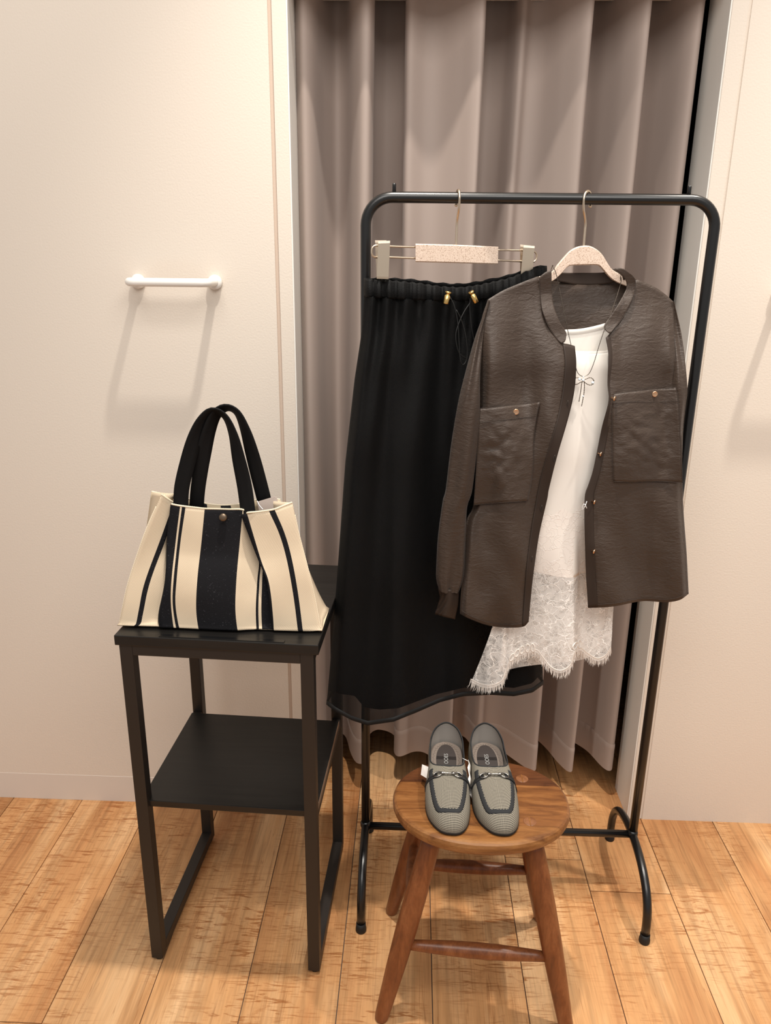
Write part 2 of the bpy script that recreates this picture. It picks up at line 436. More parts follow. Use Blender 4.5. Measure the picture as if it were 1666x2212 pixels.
# ================================================================== THE SETTING
YW, YB = 1.733, 1.900          # wall front and back faces
ZT, ZL = 2.95, 1.935           # wall top, lintel underside
XL, XR = -.266, .597           # clear opening
fl = box('floor', (-2.6, -.6, -.06), (2.8, 3.1, -.004), SEAM); struct(fl)
PW = .1885
jY = {0: 1.736-.0, 1: 1.2, 2: 1.575, 3: 1.476, -1: 1.736}
k0 = -13
for k in range(k0, 15):
    x0 = .065 + (k-1)*PW; x1 = x0 + PW
    j = jY.get(k, None)
    if k == 0: j = 1.741
    if k == 1: j = 2.25
    if j is None: j = (k*0.377) % 1.2 + .2
    if k in (-1, -2, -3, -4, -5, -6, 4, 5, 6): j = 2.05 + (k % 3)*.13
    ys = [-.6] + sorted(y for y in [j + 1.22*n for n in range(-4, 4)] if -.5 < y < 3.0) + [3.1]
    for a, b in zip(ys, ys[1:]):
        g = .0009
        cx, cy = (x0+x1)/2, (a+b)/2
        p = box('plank', (x0+g-cx, a+g-cy, -.012), (x1-g-cx, b-g-cy, 0), FLOOR, None, .0006)
        p.parent = fl; p.location = (cx, cy, 0)
wl = box('wall_left', (-2.6, YW, 0), (-.3025, YB, ZT), WALL); struct(wl)
g = box('groove', (-.3025, YW+.004, 0), (-.2945, YB, ZT), GROOVE, wl)
g = box('edge_strip', (-.2945, YW, 0), (XL, YB-.01, ZT), WALL, wl, .001)
YB2 = 1.862
wr = box('wall_right', (.634, YW, 0), (2.8, YB2, ZT), WALL); struct(wr)
box('groove', (.629, YW+.0025, 0), (.634, YB2, ZT), WALL, wr)
box('edge_strip', (XR, YW, 0), (.629, YB2-.002, ZT), WALL, wr, .001)
wt = box('wall_header', (XL, YW, ZL), (XR, YB, ZT), WALL); struct(wt)
t1 = box('trim_1', (XL-.002, YW+.002, 0), (XL+.003, YB, ZL), JAMB, None, .001); struct(t1)
t2 = box('trim_2', (XR-.003, YW+.002, 0), (XR+.002, YB2, ZL), JAMB, None, .001); struct(t2)
struct(box('baseboard_left', (-2.6, YW-.0006, 0), (-.3025, YW+.001, .080), BASEB, None, .0006))
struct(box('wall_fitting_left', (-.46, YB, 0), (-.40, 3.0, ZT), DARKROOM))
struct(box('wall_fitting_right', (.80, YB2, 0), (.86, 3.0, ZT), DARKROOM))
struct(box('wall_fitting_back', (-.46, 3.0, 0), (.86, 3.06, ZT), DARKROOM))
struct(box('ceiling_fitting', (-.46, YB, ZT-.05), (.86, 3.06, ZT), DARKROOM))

# ------------------------------------------------------------------ curtain
cpl = [(-.264, 1.832), (-.246, 1.806), (-.228, 1.828), (-.212, 1.90), (-.190, 1.945), (-.164, 1.925), (-.142, 1.855), (-.122, 1.812), (-.104, 1.812), (-.097, 1.855), (-.100, 1.93), (-.080, 1.972), (-.050, 1.967), (-.032, 1.935), (-.034, 1.872), (-.022, 1.848),
       (.010, 1.868), (.040, 1.865), (.080, 1.832), (.110, 1.803), (.127, 1.803), (.132, 1.85), (.128, 1.925), (.150, 1.967), (.185, 1.952), (.205, 1.898), (.218, 1.886), (.235, 1.905), (.264, 1.895), (.300, 1.845), (.330, 1.806), (.346, 1.806), (.351, 1.85), (.347, 1.92),
       (.370, 1.947), (.402, 1.905), (.430, 1.845), (.453, 1.808), (.467, 1.811), (.471, 1.86), (.468, 1.92), (.490, 1.947), (.522, 1.905), (.550, 1.838), (.568, 1.814), (.580, 1.824), (.582, 1.86)]
cc = crom(cpl, 460)
HEM, CT = .092, 2.30
cur = thing('curtain', 'mauve grey floor length curtain hanging in folds across the fitting room doorway', 'curtain', (.16, 1.87, HEM))
R = []
NVc = 60
def cpos(i, z, off=0.0):
    x, y = cc[i].x, cc[i].y
    a = cc[max(0, i-1)]; b = cc[min(len(cc)-1, i+1)]; n = Vector((b.y-a.y, -(b.x-a.x))).normalized()
    k = 1 - z/CT                            # 0 at the rail, 1 at the hem
    e = smooth(-.264, -.20, x)*(1-smooth(.50, .57, x)); x += e*(.012*sin(x*21+1.0)*k + .006*nz(x*5, z*1.3, 3.1)); y = 1.88 + (y-1.88)*(.90+.12*k) + e*.008*nz(x*9, z*1.6)
    x -= (.004 + .010*k)*smooth(.50, .57, x)
    return Vector((x+n.x*off, y+n.y*off, z))
for j in range(NVc):
    z = HEM + (CT-HEM)*(j/(NVc-1)); R.append([cpos(i, z) for i in range(len(cc))])
grid('drape_panel', R, DRAPE, cur, thick=.0016)
R = []
for j in range(12):
    t = j/11; r = []
    for i in range(len(cc)):
        s = i/len(cc); puck = (1 if t > .8 else 0)*.0022*nz(s*150, 3.3)*smooth(-.1, .5, nz(s*9, 8.1))
        z = HEM-.001 + t*(.078+.004*sin(s*21)) + puck*.6
        r.append(cpos(i, z, .0014 + puck*.9 - (.0012 if j == 11 else 0)))
    R.append(r)
grid('hem_band', R, DRAPE, cur)

# ------------------------------------------------------------------ wall handles
def wall_handle(x0, x1, z, label):
    t = thing('wall_handle', label, 'handle', ((x0+x1)/2, YW-.03, z), 'white door pull handles')
    p = YW - .074; r = .0088; b = .016
    path = [Vector((x0, YW, z))]
    path += [Vector((x0, YW-.02, z))]
    for k in range(7):
        a = k/6*pi/2; path.append(Vector((x0+b-b*cos(a), p+b-b*sin(a), z)))
    for k in range(7):
        a = k/6*pi/2; path.append(Vector((x1-b+b*sin(a), p+b-b*cos(a), z)))
    path += [Vector((x1, YW-.02, z)), Vector((x1, YW, z))]
    tube('grip_bar', path, r, WHITEBAR, t, 16)
    for x in (x0, x1):
        lathe('mount_flange', [(.0155, .0), (.0155, .008), (.013, .0115), (.009, .012)], (x, YW, z), WHITEBAR, t, (0, -1, 0), 24)
wall_handle(-.602, -.434, 1.3585, 'white enamel pull handle on the wall above the striped tote bag')
wall_handle(.772, .94, 1.35, 'white pull handle on the wall right of the garment rack, mostly cut off')
# ================================================================== BLACK SIDE TABLE
TA = rd(-2.6); TM = Matrix.Translation((-.510, 1.250, 0)) @ Matrix.Rotation(TA, 4, 'Z')
tab = thing('side_table', 'narrow black two tier side table carrying the striped tote bag', 'table', TM @ Vector((.166, .17, 0)))
def tb(name, lo, hi, mat, par=tab, bev=.0012): return box(name, lo, hi, mat, par, bev, TM)
h = .012; LX, LY = .332, .347
for lx in (0, LX):
    for ly in (0, LY):
        lg = tb('leg', (lx-h, ly-h, .008), (lx+h, ly+h, .7385), BMETAL_T)
        V, Fc = lathev([(.0075, 0), (.0085, .002), (.0085, .008)], TM @ Vector((lx, ly, 0)), n=14)
        mesh('foot_pad', V, Fc, RUBBER, lg)
tb('table_top', (-.018, -.016, .7395), (.354, .364, .759), BWOOD, bev=.0016)
tb('rail', (h, -h, .7185), (LX-h, h, .739), BMETAL_T); tb('rail', (h, LY-h, .7185), (LX-h, LY+h, .739), BMETAL_T)
tb('rail', (-h, h, .7185), (h, LY-h, .739), BMETAL_T); tb('rail', (LX-h, h, .7185), (LX+h, LY-h, .739), BMETAL_T)
sh = tb('shelf', (-.004, -.004, .384), (.342, .306, .398), BWOOD)
tb('board_edge', (.342, .014, .3845), (.3425, .306, .3975), RAWEDGE, sh, 0)
for lx in (0, LX):
    tb('shelf_rail', (lx-h+.002, h, .366), (lx+h-.002, LY-h, .384), BMETAL_T)
    tb('floor_rail', (lx-h, h, .010), (lx+h, LY-h, .034), BMETAL_T)
chd = tb('price_strip', (.064, -.0135, .7592), (.292, -.0035, .7606), BLACKGLOSS, None, .0004)
chd['label'] = 'flat glossy black strip lying on the table in front of the tote bag'; chd['category'] = 'strip'

# ================================================================== TOTE BAG
bag = thing('tote_bag', 'cream canvas tote bag with dark woven stripes and black webbing handles', 'bag', (-.34, 1.30, .760))
NB = 34
def bagcol(pts): return crom([z1(*p) for p in pts], NB)
# every column runs from the base to the rim: points, forward offset low / high, colour of the strip to its right
cols = [
 ([(157,1503),(190,1340),(228,1180),(330,880),(428,657)], 0, 0, 0),
 ([(262,1516),(290,1360),(325,1200),(425,920),(500,706)], .001, -.010, 1),
 ([(290,1520),(318,1370),(357,1200),(455,920),(512,712)], .001, -.014, 0),
 ([(418,1520),(412,1400),(452,1190),(466,920),(489,722)], -.006, -.024, 1),
 ([(430,1522),(418,1400),(458,1190),(470,920),(490,716)], .004, .008, 1),
 ([(510,1524),(489,1340),(492,1180),(516,960),(545,727)], .004, .006, 0),
 ([(526,1525),(500,1340),(505,1180),(528,960),(557,728)], .004, .006, 1),
 ([(546,1526),(517,1340),(524,1180),(546,960),(579,731)], .004, .006, 0),
 ([(665,1530),(645,1370),(652,1180),(676,960),(697,744)], .006, .004, 1),
 ([(905,1536),(887,1370),(893,1180),(912,960),(930,750)], .006, .003, 0),
 ([(1019,1536),(1013,1370),(1022,1180),(1030,1060),(1000,800)], .002, -.020, 1),
 ([(1035,1536),(1029,1370),(1036,1180),(1041,1060),(1012,800)], .002, -.022, 0),
 ([(1054,1537),(1047,1370),(1052,1180),(1052,1060),(1024,800)], .001, -.024, 1),
 ([(1127,1538),(1113,1400),(1090,1200),(1062,1090),(1030,800)], -.004, -.026, 1),
 ([(1128,1538),(1115,1400),(1088,1200),(1032,1060),(925,778)], .003, .012, 1),
 ([(1130,1538),(1117,1400),(1091,1200),(1045,1060),(960,772)], .003, .011, 0),
 ([(1280,1538),(1246,1280),(1206,1060),(1160,900),(1095,756)], .003, .010, 1),
 ([(1310,1538),(1277,1280),(1238,1060),(1194,900),(1130,748)], .003, .009, 0),
 ([(1424,1536),(1373,1270),(1322,1060),(1278,890),(1240,706)], .000, .002, 0)]
ends = [bagcol(c[0]) for c in cols]
sub = [5, 2, 7, 2, 4, 1, 1, 6, 9, 6, 1, 1, 4, 3, 1, 7, 2, 6]
Rb = []; cm = []
for j in range(NB):
    t = j/(NB-1); row = []
    for c in range(len(cols)-1):
        for s in range(sub[c]):
            a = s/sub[c]
            p = ends[c][j].lerp(ends[c+1][j], a)
            f0, f1 = lerp(cols[c][1], cols[c+1][1], a), lerp(cols[c][2], cols[c+1][2], a)
            row.append((p, lerp(f0, f1, t**.8)))
            if j == 0: cm.append(cols[c][3])
    row.append((ends[-1][j], lerp(cols[-1][1], cols[-1][2], t)))
    r = []
    for i, (p, f) in enumerate(row):
        u = i/(len(row)-1)
        Y = lerp(1.2655, 1.316, t**.9) - f - .010*sin(pi*min(1, t*1.6))*sin(pi*u) + .004*nz(u*5, t*3, 2)
        if t == 0: Y = 1.2660
        q = at(p.x, p.y, Y)
        q.z = .7635 if j == 0 else max(q.z, .7635 + .0012*j)
        r.append(q)
    Rb.append(r)
front = grid('front_panel', Rb, [CANVAS, NAVY], bag, thick=.0018, mif=lambda i, j: cm[i], off=1)
def stitched(name, pts, par, r=.0016):
    P = crom(pts, 90); rr = [r*(1+.25*(i % 2)) for i in range(90)]
    return tube(name, P, rr, CREAM_TRIM, par, 6)
top = Rb[-1]
iL = sum(sub[:3]); iR = sum(sub[:13])
stitched('rim_stitching', [top[i] + Vector((0, -.001, .0008)) for i in range(0, iL, 3)], front)
stitched('rim_stitching', [top[i] + Vector((0, -.001, .0008)) for i in range(iL+2, iR-8, 3)], front)
stitched('rim_stitching', [top[i] + Vector((0, -.001, .0008)) for i in range(iR+1, len(top), 3)], front)
stitched('rim_stitching', [r[-1] for r in Rb[2::4]], front, .0012)
stitched('rim_stitching', [r[0] for r in Rb[2::4]], front, .0012)
# back panel
bk = coons([z1(366,640), z1(500,668), z1(610,690), z1(760,722), z1(930,716), z1(1010,692), z1(1110,682), z1(1165,690)],
           [z1(250,1370), z1(700,1385), z1(1100,1392), z1(1468,1385)],
           [z1(366,640), z1(330,900), z1(280,1180), z1(250,1370)], [z1(1165,690), z1(1270,950), z1(1390,1240), z1(1468,1385)], 40, 20)
Rk = []
for row in bk:
    r = []
    for (x, y, u, v) in row:
        q = at(x, y, lerp(1.342, 1.362, v) + .006*sin(u*9)*(1-v)); q.z = max(q.z, .7635); r.append(q)
    Rk.append(r)
def bstripe(i, j): return 1 if i % 13 in (3, 8, 9, 10) else 0
back = grid('back_panel', Rk, [CANVAS_IN, NAVY], bag, thick=.0018, mif=bstripe)
stitched('rim_stitching', [p + Vector((0, 0, .0008)) for p in Rk[0][::3]], back)
# side gussets with an inward pleat, and the base
for side in (0, -1):
    fe = [r[side] for r in Rb]; be = [r[side] for r in Rk][::-1]
    be = crom(be, NB); s = 1 if side == 0 else -1; Rg = []
    for j in range(NB):
        t = j/(NB-1); a, b = fe[j], be[j]; r = []
        for k in range(7):
            w = k/6; p = a.lerp(b, w); p.x += s*(.004+.030*t)*(1-abs(2*w-1)); p.z = max(p.z, .7635); r.append(p)
        Rg.append(r)
    grid('side_gusset', Rg, CANVAS, bag, thick=.0016, off=0)
b0 = [Vector((p.x, p.y, .7630)) for p in Rb[0]]; bb = crom([Vector((p.x, p.y, .7630)) for p in Rk[-1]], len(b0))
grid('base', [[a.lerp(b, k/4) for a, b in zip(b0, bb)] for k in range(5)], CANVAS, bag)
q = at(*z1(810, 797), 1.300)
lathe('snap_button', [(.0068, -.004), (.0072, 0), (.0066, .0016), (.004, .0026), (.001, .003)], q + Vector((0, -.0006, 0)), BRONZE, front, (0, -1, .18), 20)
def handle(pts, Y0, Y1, wz):
    P = crom([z1(*p) for p in pts], 70); path = []
    for i, p in enumerate(P):
        t = i/69; path.append(at(p.x, p.y, lerp(Y0, Y1, sin(pi*t)**.7)))
    def nrm(i):
        t = path[min(69, i+1)] - path[max(0, i-1)]; t.normalize()
        n = Vector((-t.z, 0, t.x)).normalized(); k = sin(pi*i/69)**3*rd(56)
        return n*cos(k) + Vector((0, -1, 0))*sin(k)*(1 if n.z > 0 else -1)
    return ribbon('handle', path, nrm, lambda i: wz, WEBBING, bag, .0026)
handle([(547,745),(548,700),(556,600),(594,440),(640,290),(690,190),(752,138),(822,172),(872,280),(908,440),(944,610),(968,790)], 1.3125, 1.318, .0268)
handle([(646,740),(650,660),(662,560),(690,400),(722,262),(765,160),(828,116),(896,146),(946,250),(990,400),(1032,560),(1068,700)], 1.338, 1.326, .0262)
# swing tag inside the rim
c = at(*z1(1090, 722), 1.325); dx = Vector((.018, 0, .006)); dz = Vector((-.002, .0, .012))
mesh('price_tag', [c-dx-dz, c+dx-dz, c+dx+dz*.6, c+dx*.8+dz, c-dx+dz], [(0, 1, 2, 3, 4)], TAGCARD, bag, False).modifiers.new('t', 'SOLIDIFY').thickness = .0006
tube('tag_thread', crom([at(*z1(1022, 695), 1.326), at(*z1(1035, 722), 1.320), at(*z1(1058, 748), 1.312)], 8), .0007, NYLON, bag, 6)

# ================================================================== GARMENT RACK
ZR, YR, RX0, RX1, RT = 1.5145, 1.495, -.093, .5335, .0097
rack = thing('garment_rack', 'black tubular steel garment rack with arched feet', 'rack', ((RX0+RX1)/2, YR, 0))
b = .048; pth = [Vector((RX0+.004, YR, .148))] + [Vector((RX0+.004*(1-k/6), YR, .148+(ZR-b-.148)*k/6)) for k in range(1, 7)]
for k in range(1, 11):
    a = k/10*pi/2; pth.append(Vector((RX0+b-b*cos(a), YR, ZR-b+b*sin(a))))
pth += [Vector((lerp(RX0+b, RX1-b, k/8), YR, ZR)) for k in range(1, 8)]
for k in range(0, 11):
    a = k/10*pi/2; pth.append(Vector((RX1-b+b*sin(a), YR, ZR-b+b*cos(a))))
pth += [Vector((RX1-.003*k/6, YR, ZR-b-(ZR-b-.148)*k/6)) for k in range(1, 7)]
tube('frame_tube', pth, RT, BLACKGLOSS, rack, 20)
for x in (-.042, .481): lathe('peg', [(.0036, -.004), (.0036, .0150), (.0031, .0170), (.001, .0175)], (x, YR, ZR+.006), BLACKGLOSS, rack, n=12)
tube('cross_bar', [Vector((RX0+.006, YR, .148)), Vector((RX1-.006, YR, .150))], .0085, BLACKGLOSS, rack, 16)
for x in (RX0+.004, RX1-.004):
    P = []
    for k in range(33):
        a = pi*k/32; yy = -.158*cos(a); P.append(Vector((x, YR+yy, .016+.134*sin(a)**.62)))
    f = tube('arched_foot', P, .0093, BLACKGLOSS, rack, 16)
    lathe('weld_collar', [(.0105, -.008), (.0122, -.003), (.0122, .004), (.0103, .010)], (x, YR, .152), BLACKGLOSS, rack, n=16)
    for yy in (-.158, .158):
        lathe('rubber_cap', [(.0110, 0), (.0118, .002), (.0118, .009), (.0108, .012), (.0105, .022)], (x, YR+yy, 0), RUBBER, f, n=18)

# ================================================================== HANGERS
def hook_path(X, zstem, phi, tip=-.55):
    """wire hook over the rail; phi turns the hook's plane about the vertical"""
    r = .0158; cz = ZR + RT + .0034 - r; d = Vector((sin(phi), cos(phi), 0)); o = Vector((X, YR, 0)); P = []
    for k in range(25):
        a = tip + (pi*1.08-tip)*k/24; P.append(o + d*(r*cos(a)) + Vector((0, 0, cz + r*sin(a))))
    e = P[-1]
    P += crom([e, e + d*.0035 + Vector((0, 0, -.014)), o + d*-.004 + Vector((0, 0, cz-.030)), o + Vector((0, 0, cz-.041)), o + Vector((0, 0, cz-.048)), o + Vector((0, 0, zstem))], 22)[1:]
    return P
# --- clip hanger
XS = .0725
hs = thing('clip_hanger', 'speckled beige clip hanger with metal clips holding the black skirt', 'hanger', (XS, YR, 1.44))
def YS(px): return 1.487 + (px-990)*.00030
P = hook_path(XS, at(990, 545, YS(990)).z, -.15)
hk = tube('hook', P, .0022, CHROME, hs, 12)
mesh('hook_tip', *lathev([(.001, -.003), (.0028, -.002), (.0032, 0), (.0028, .002), (.001, .003)], P[0], n=12), CHROME, hk)
def slab(name, toppx, botpx, Yf, d, mat, par, n=24):
    """solid bar with front outline given by a top and a bottom edge, depth d"""
    T, B = crom(toppx, n), crom(botpx, n); R = []
    for i in range(n):
        y = Yf(T[i].x); a, b2 = at(T[i].x, T[i].y, y), at(B[i].x, B[i].y, Yf(B[i].x)); bv = (a-b2)*.06
        D = Vector((0, d/2, 0)); e = Vector((0, d*.12, 0))
        R.append([a-D+e*1.5, a-bv-D, b2+bv-D, b2-D+e*1.5, b2+D-e*1.5, b2+bv+D, a-bv+D, a+D-e*1.5])
    V = [p for r in R for p in r]; m = 8; Fc = []
    for i in range(n-1):
        for k in range(m): Fc.append((i*m+k, i*m+(k+1) % m, (i+1)*m+(k+1) % m, (i+1)*m+k))
    Fc.append(tuple(range(m-1, -1, -1))); Fc.append(tuple((n-1)*m+k for k in range(m)))
    o = mesh(name, V, Fc, mat, par, False); bm = bmesh.new(); bm.from_mesh(o.data); bmesh.ops.recalc_face_normals(bm, faces=bm.faces[:]); bm.to_mesh(o.data); bm.free(); return o
slab('grip_block', [(898, 526.5), (990, 529), (1076, 533)], [(898, 566), (990, 568.5), (1075, 571)], YS, .013, SPECK, hs)
wire = [(900, 534), (840, 532), (812, 530.5), (805, 534), (803, 543), (805, 552), (812, 556), (840, 555.5), (900, 558)]
tube('wire_loop', crom([at(x, y, YS(x)) for x, y in wire], 40), .0017, CHROME, hs, 10)
wire = [(1074, 540), (1130, 541), (1150, 542), (1158, 546), (1160, 553), (1157, 563), (1150, 566), (1130, 565), (1074, 562)]
tube('wire_loop', crom([at(x, y, YS(x)) for x, y in wire], 40), .0017, CHROME, hs, 10)
for tp, bt in (([(817.5, 521), (843, 520)], [(814, 602), (839.5, 603)]), ([(1131, 530), (1155, 531.5)], [(1124, 607), (1149, 607)])):
    xm = (tp[0][0]+tp[1][0])/2
    cl = slab('clip', tp, bt, lambda x: YS(xm)-.013, .004, CHROME, hs, 2)
    slab('clip_back', [(tp[0][0]-7, tp[0][1]-2), (tp[1][0]-8, tp[1][1]-1)], [(bt[0][0], bt[0][1]), (bt[1][0], bt[1][1])], lambda x: YS(xm)+.012, .003, CHROME, cl, 2)
    a, c2 = at(xm-3, tp[0][1]+32, YS(xm)-.011), at(xm-3, tp[0][1]+32, YS(xm)+.012)
    tube('spring', [a, c2], .0045, CHROME, cl, 10)
# --- shirt hanger
XJ = .3075
hj = thing('shirt_hanger', 'speckled beige arched hanger carrying the brown shirt', 'hanger', (XJ, YR, 1.43))
def YJ(px): return 1.491 + (px-1264)*.00019
P = hook_path(XJ-.004, at(1263, 545, YJ(1263)).z, .62)
hk = tube('hook', P, .0022, CHROME, hj, 12)
mesh('hook_tip', *lathev([(.001, -.003), (.0028, -.002), (.0032, 0), (.0028, .002), (.001, .003)], P[0], n=12), CHROME, hk)
slab('hanger_arm', [z4(400, 318), z4(560, 232), z10(215, 1440), z10(300, 1340), z10(420, 1200), z10(500, 1120), z10(600, 1065), z10(710, 1045), z10(800, 1055), z10(900, 1110), z10(980, 1190), z10(1060, 1320), z10(1120, 1400), z10(1200, 1450), z10(1340, 1530), z4(1270, 262), z4(1350, 325)],
     [z4(405, 350), z4(560, 285), z10(215, 1580), z10(330, 1495), z10(400, 1420), z10(440, 1378), z10(500, 1345), z10(700, 1338), z10(880, 1335), z10(930, 1345), z10(975, 1390), z10(1050, 1480), z10(1110, 1540), z10(1180, 1585), z10(1330, 1650), z4(1260, 300), z4(1345, 360)], YJ, .0125, SPECK, hj, 90)

# ================================================================== SKIRT
skirt = thing('skirt', 'long black knit skirt with gathered waist and sheer hem on the clip hanger', 'skirt', (.06, 1.46, .47))
SL = [(575, 788), (605, 787), (640, 787), (720, 781), (820, 766), (1000, 746), (1250, 728), (1440, 713), (1530, 705)]
SR = [(570, 1181), (640, 1178), (800, 1172), (1000, 1168), (1250, 1168), (1430, 1172), (1490, 1174)]
HEMP = [(705, 1521), (725, 1536), (760, 1555), (795, 1566), (850, 1558), (900, 1538), (950, 1516), (1000, 1503), (1060, 1500), (1110, 1503), (1150, 1495), (1174, 1478)]
WTOP = [(787, 602), (844, 606), (900, 611), (953, 619), (998, 621), (1035, 616), (1100, 601), (1150, 582), (1181, 573)]
WBOT = [(787, 641), (844, 645), (900, 648), (953, 650), (998, 650), (1035, 648), (1100, 640), (1150, 622), (1181, 612)]
ySF = table([705, 850, 960, 1060, 1180], [600, 660, 800, 1000, 1300, 1540],
  [[1.425, 1.436, 1.466, 1.488, 1.520], [1.415, 1.428, 1.462, 1.484, 1.516], [1.405, 1.420, 1.460, 1.478, 1.508],
   [1.395, 1.410, 1.452, 1.470, 1.500], [1.385, 1.392, 1.446, 1.464, 1.490], [1.375, 1.378, 1.440, 1.460, 1.482]])
def sk_front(x, y, u, v):
    Y = ySF(x, y)
    Y += .0095*math.exp(-v*5)*cos(2*pi*9.5*u + 1.8*sin(9*u)) * smooth(.0, .06, u)
    Y += .010*smooth(.02, .35, v)*cos(2*pi*3.4*u + 1.0 + 1.2*sin(3*u) + .6*v) + .004*nz(u*9, v*2.2, 1)*smooth(0, .2, v)
    return Y
def sk_back(X, u, v): return lerp(1.452, 1.548, u) + .016*smooth(0, .6, v)*u + .012*v
NS = 110
def skirt_tube(y0f, y1f, nv, shrink=0.0, back=True, fro=sk_front):
    R = []
    for j in range(nv):
        t = j/(nv-1); fr = []
        for i in range(NS):
            u = i/(NS-1); px = lerp(705, 1174, u)
            yy0 = interp(y0f, lerp(787, 1181, u)); y = lerp(yy0, interp(y1f, px), t)
            x = lerp(interp(SL, y), interp(SR, y), u)
            v = max(0, min(1, (y-641)/(1530-641)))
            e = max(0, 1-min(u, 1-u)/.05)
            Y = fro(x, y, u, v) + shrink; 
            Yb = sk_back(0, u, v) - shrink; ym = (Y+Yb)/2
            Y = lerp(Y, ym, e*e)
            fr.append((at(x, y, Y), lerp(Yb, ym, e*e)))
        row = [p for p, _ in fr]
        if back:
            for i in range(NS-2, 0, -2):
                p, yb = fr[i]; row.append(Vector((p.x, yb + .004*cos(i*.5), p.z)))
        R.append(row)
    return R
shell = grid('outer_shell', skirt_tube(WBOT, [(x, y-6) for x, y in HEMP], 60), SHEER, skirt, cu=True)
LHEM = [(705, 1492), (732, 1499), (764, 1503), (787, 1528), (820, 1533), (861, 1530), (940, 1500), (1000, 1486), (1060, 1482), (1110, 1486), (1150, 1476), (1174, 1452)]
grid('lining', skirt_tube([(x, y-2) for x, y in WBOT], LHEM, 44, .006), KNIT, skirt, cu=True)
hemrows = skirt_tube([(lerp(787, 1181, (x-705)/469), y-9) for x, y in HEMP], HEMP, 3)
grid('hem_binding', [[p + Vector((0, -.0012, 0)) for p in r] for r in hemrows], BLACKBIND, skirt, cu=True, thick=.0016, off=0)
# gathered waistband with an elastic casing
def wb_front(x, y, u, v): return ySF(x, y) + .0058*cos(2*pi*15*u + 2.6*sin(11*u)) + .0022*cos(2*pi*37*u + 3*sin(7*u))
R = []
for j in range(9):
    t = j/8; rr = skirt_tube([(x, lerp(a, b2, t*.5)) for (x, a), (_, b2) in zip(WTOP, WBOT)], [(lerp(705, 1174, (x-787)/394), lerp(a, b2, t)) for (x, a), (_, b2) in zip(WTOP, WBOT)], 2, 0, True, wb_front)[1]
    bul = .0045*sin(pi*t)
    row = []
    for k, p in enumerate(rr):
        fr = k < NS
        row.append(p + Vector((0, -bul if fr else bul, .0055*(0 if fr else abs(sin(pi*(k-NS)/(len(rr)-NS))))**.5*(1-t) + .0012*cos(k*1.3)*(1 if j == 0 else 0))))
    R.append(row)
grid('waistband', R, KNIT, skirt, cu=True, thick=.002, off=0)
def cordpt(x, y, d=.004): 
    q = z3(x, y); return at(q[0], q[1], 1.447 + (q[1]-640)*-.00004 - d + max(0, (q[0]-985))*.0004)
for pts in ([(800, 985), (835, 1050), (860, 1150), (872, 1250), (880, 1400), (888, 1500), (912, 1550), (942, 1490), (944, 1400), (925, 1270), (890, 1160), (855, 1095)],
            [(985, 985), (965, 1040), (920, 1110), (878, 1200), (852, 1290), (858, 1380), (885, 1455), (940, 1495)],
            [(968, 1000), (966, 1080), (975, 1200), (990, 1290), (1000, 1345)]):
    tube('drawcord', crom([cordpt(*p) for p in pts], 40), .0009, BLACKCORD, skirt, 6)
for a, b2 in (((792, 945), (768, 1048)), ((972, 944), (1018, 1036))):
    A, B2 = cordpt(*a, .012), cordpt(*b2, .012); ax = B2-A; Ln = ax.length
    s = lathe('cord_stopper', [(.0042, 0), (.0057, .001), (.0057, .0035), (.0038, .0045), (.0038, .0065), (.0054, .0075), (.0054, Ln-.001), (.0048, Ln)], A, GOLD, skirt, ax, 16)

# ================================================================== BROWN SHIRT
shirt = thing('shirt', 'open dark brown long sleeve shirt with chest pockets and gold buttons', 'shirt', (.30, 1.43, .62))
yF = table([1030, 1255, 1480], [600, 800, 1000, 1300], [[1.436, 1.476, 1.512], [1.408, 1.432, 1.466], [1.388, 1.412, 1.449], [1.379, 1.405, 1.444]])
def FL(x, y, u=.5):
    k = smooth(640, 820, y)
    return yF(x, y) + k*(.008*sin((x-1030)/19 - y/210) + .005*sin((x+.35*y)/31)) + .006*nz(x/48, y/80) + .018*(1-smooth(0, .10, u))*k
def FR(x, y, u=.5):
    k = smooth(640, 820, y)
    return yF(x, y) + k*(.008*sin((x-1330)/23 + y/260) + .004*sin((x-.4*y)/27)) + .006*nz(x/52, y/90, 4) + .012*smooth(.92, 1, u)*k - .006*(1-smooth(0, .2, u))*(1-smooth(850, 1000, y))
def patch(name, C, Yf, mat, par, thick=.0009, off=0.0, o_=0):
    return grid(name, [[at(x, y, Yf(x, y, u)+off) for (x, y, u, v) in r] for r in C], mat, par, thick=thick, off=o_)
def pp(L): return [(z4 if k[0] == '4' else z5)(k[1], k[2]) for k in L]
Q = lambda *a: [z4(x, y) for x, y in a]
Q5 = lambda *a: [z5(x, y) for x, y in a]
Ltop = Q((350, 330), (430, 282), (520, 243), (600, 212), (640, 205), (643, 280), (655, 390), (690, 480), (738, 552), (775, 577), (838, 592))
Lbot = Q5((245, 848), (300, 877), (400, 912), (500, 925), (597, 921), (630, 893))
Lleft = Q((350, 330), (312, 450), (302, 600), (299, 760), (296, 945), (284, 1200), (268, 1480)) + Q5((280, 330), (262, 560), (248, 760), (245, 848))
Lright = Q((838, 592), (846, 700), (834, 850), (800, 1000), (742, 1200), (692, 1400)) + Q5((735, 205), (690, 400), (660, 600), (643, 750), (630, 893))
patch('front_panel', coons(Ltop, Lbot, Lleft, Lright, 70, 90), FL, SHIRT, shirt)
Rtop = Q((1012, 545), (1040, 516), (1100, 440), (1150, 350), (1172, 290), (1180, 222), (1230, 235), (1290, 262), (1345, 300), (1392, 342))
Rbot = Q5((965, 815), (1050, 812), (1130, 803), (1270, 777), (1400, 783), (1480, 770), (1530, 735))
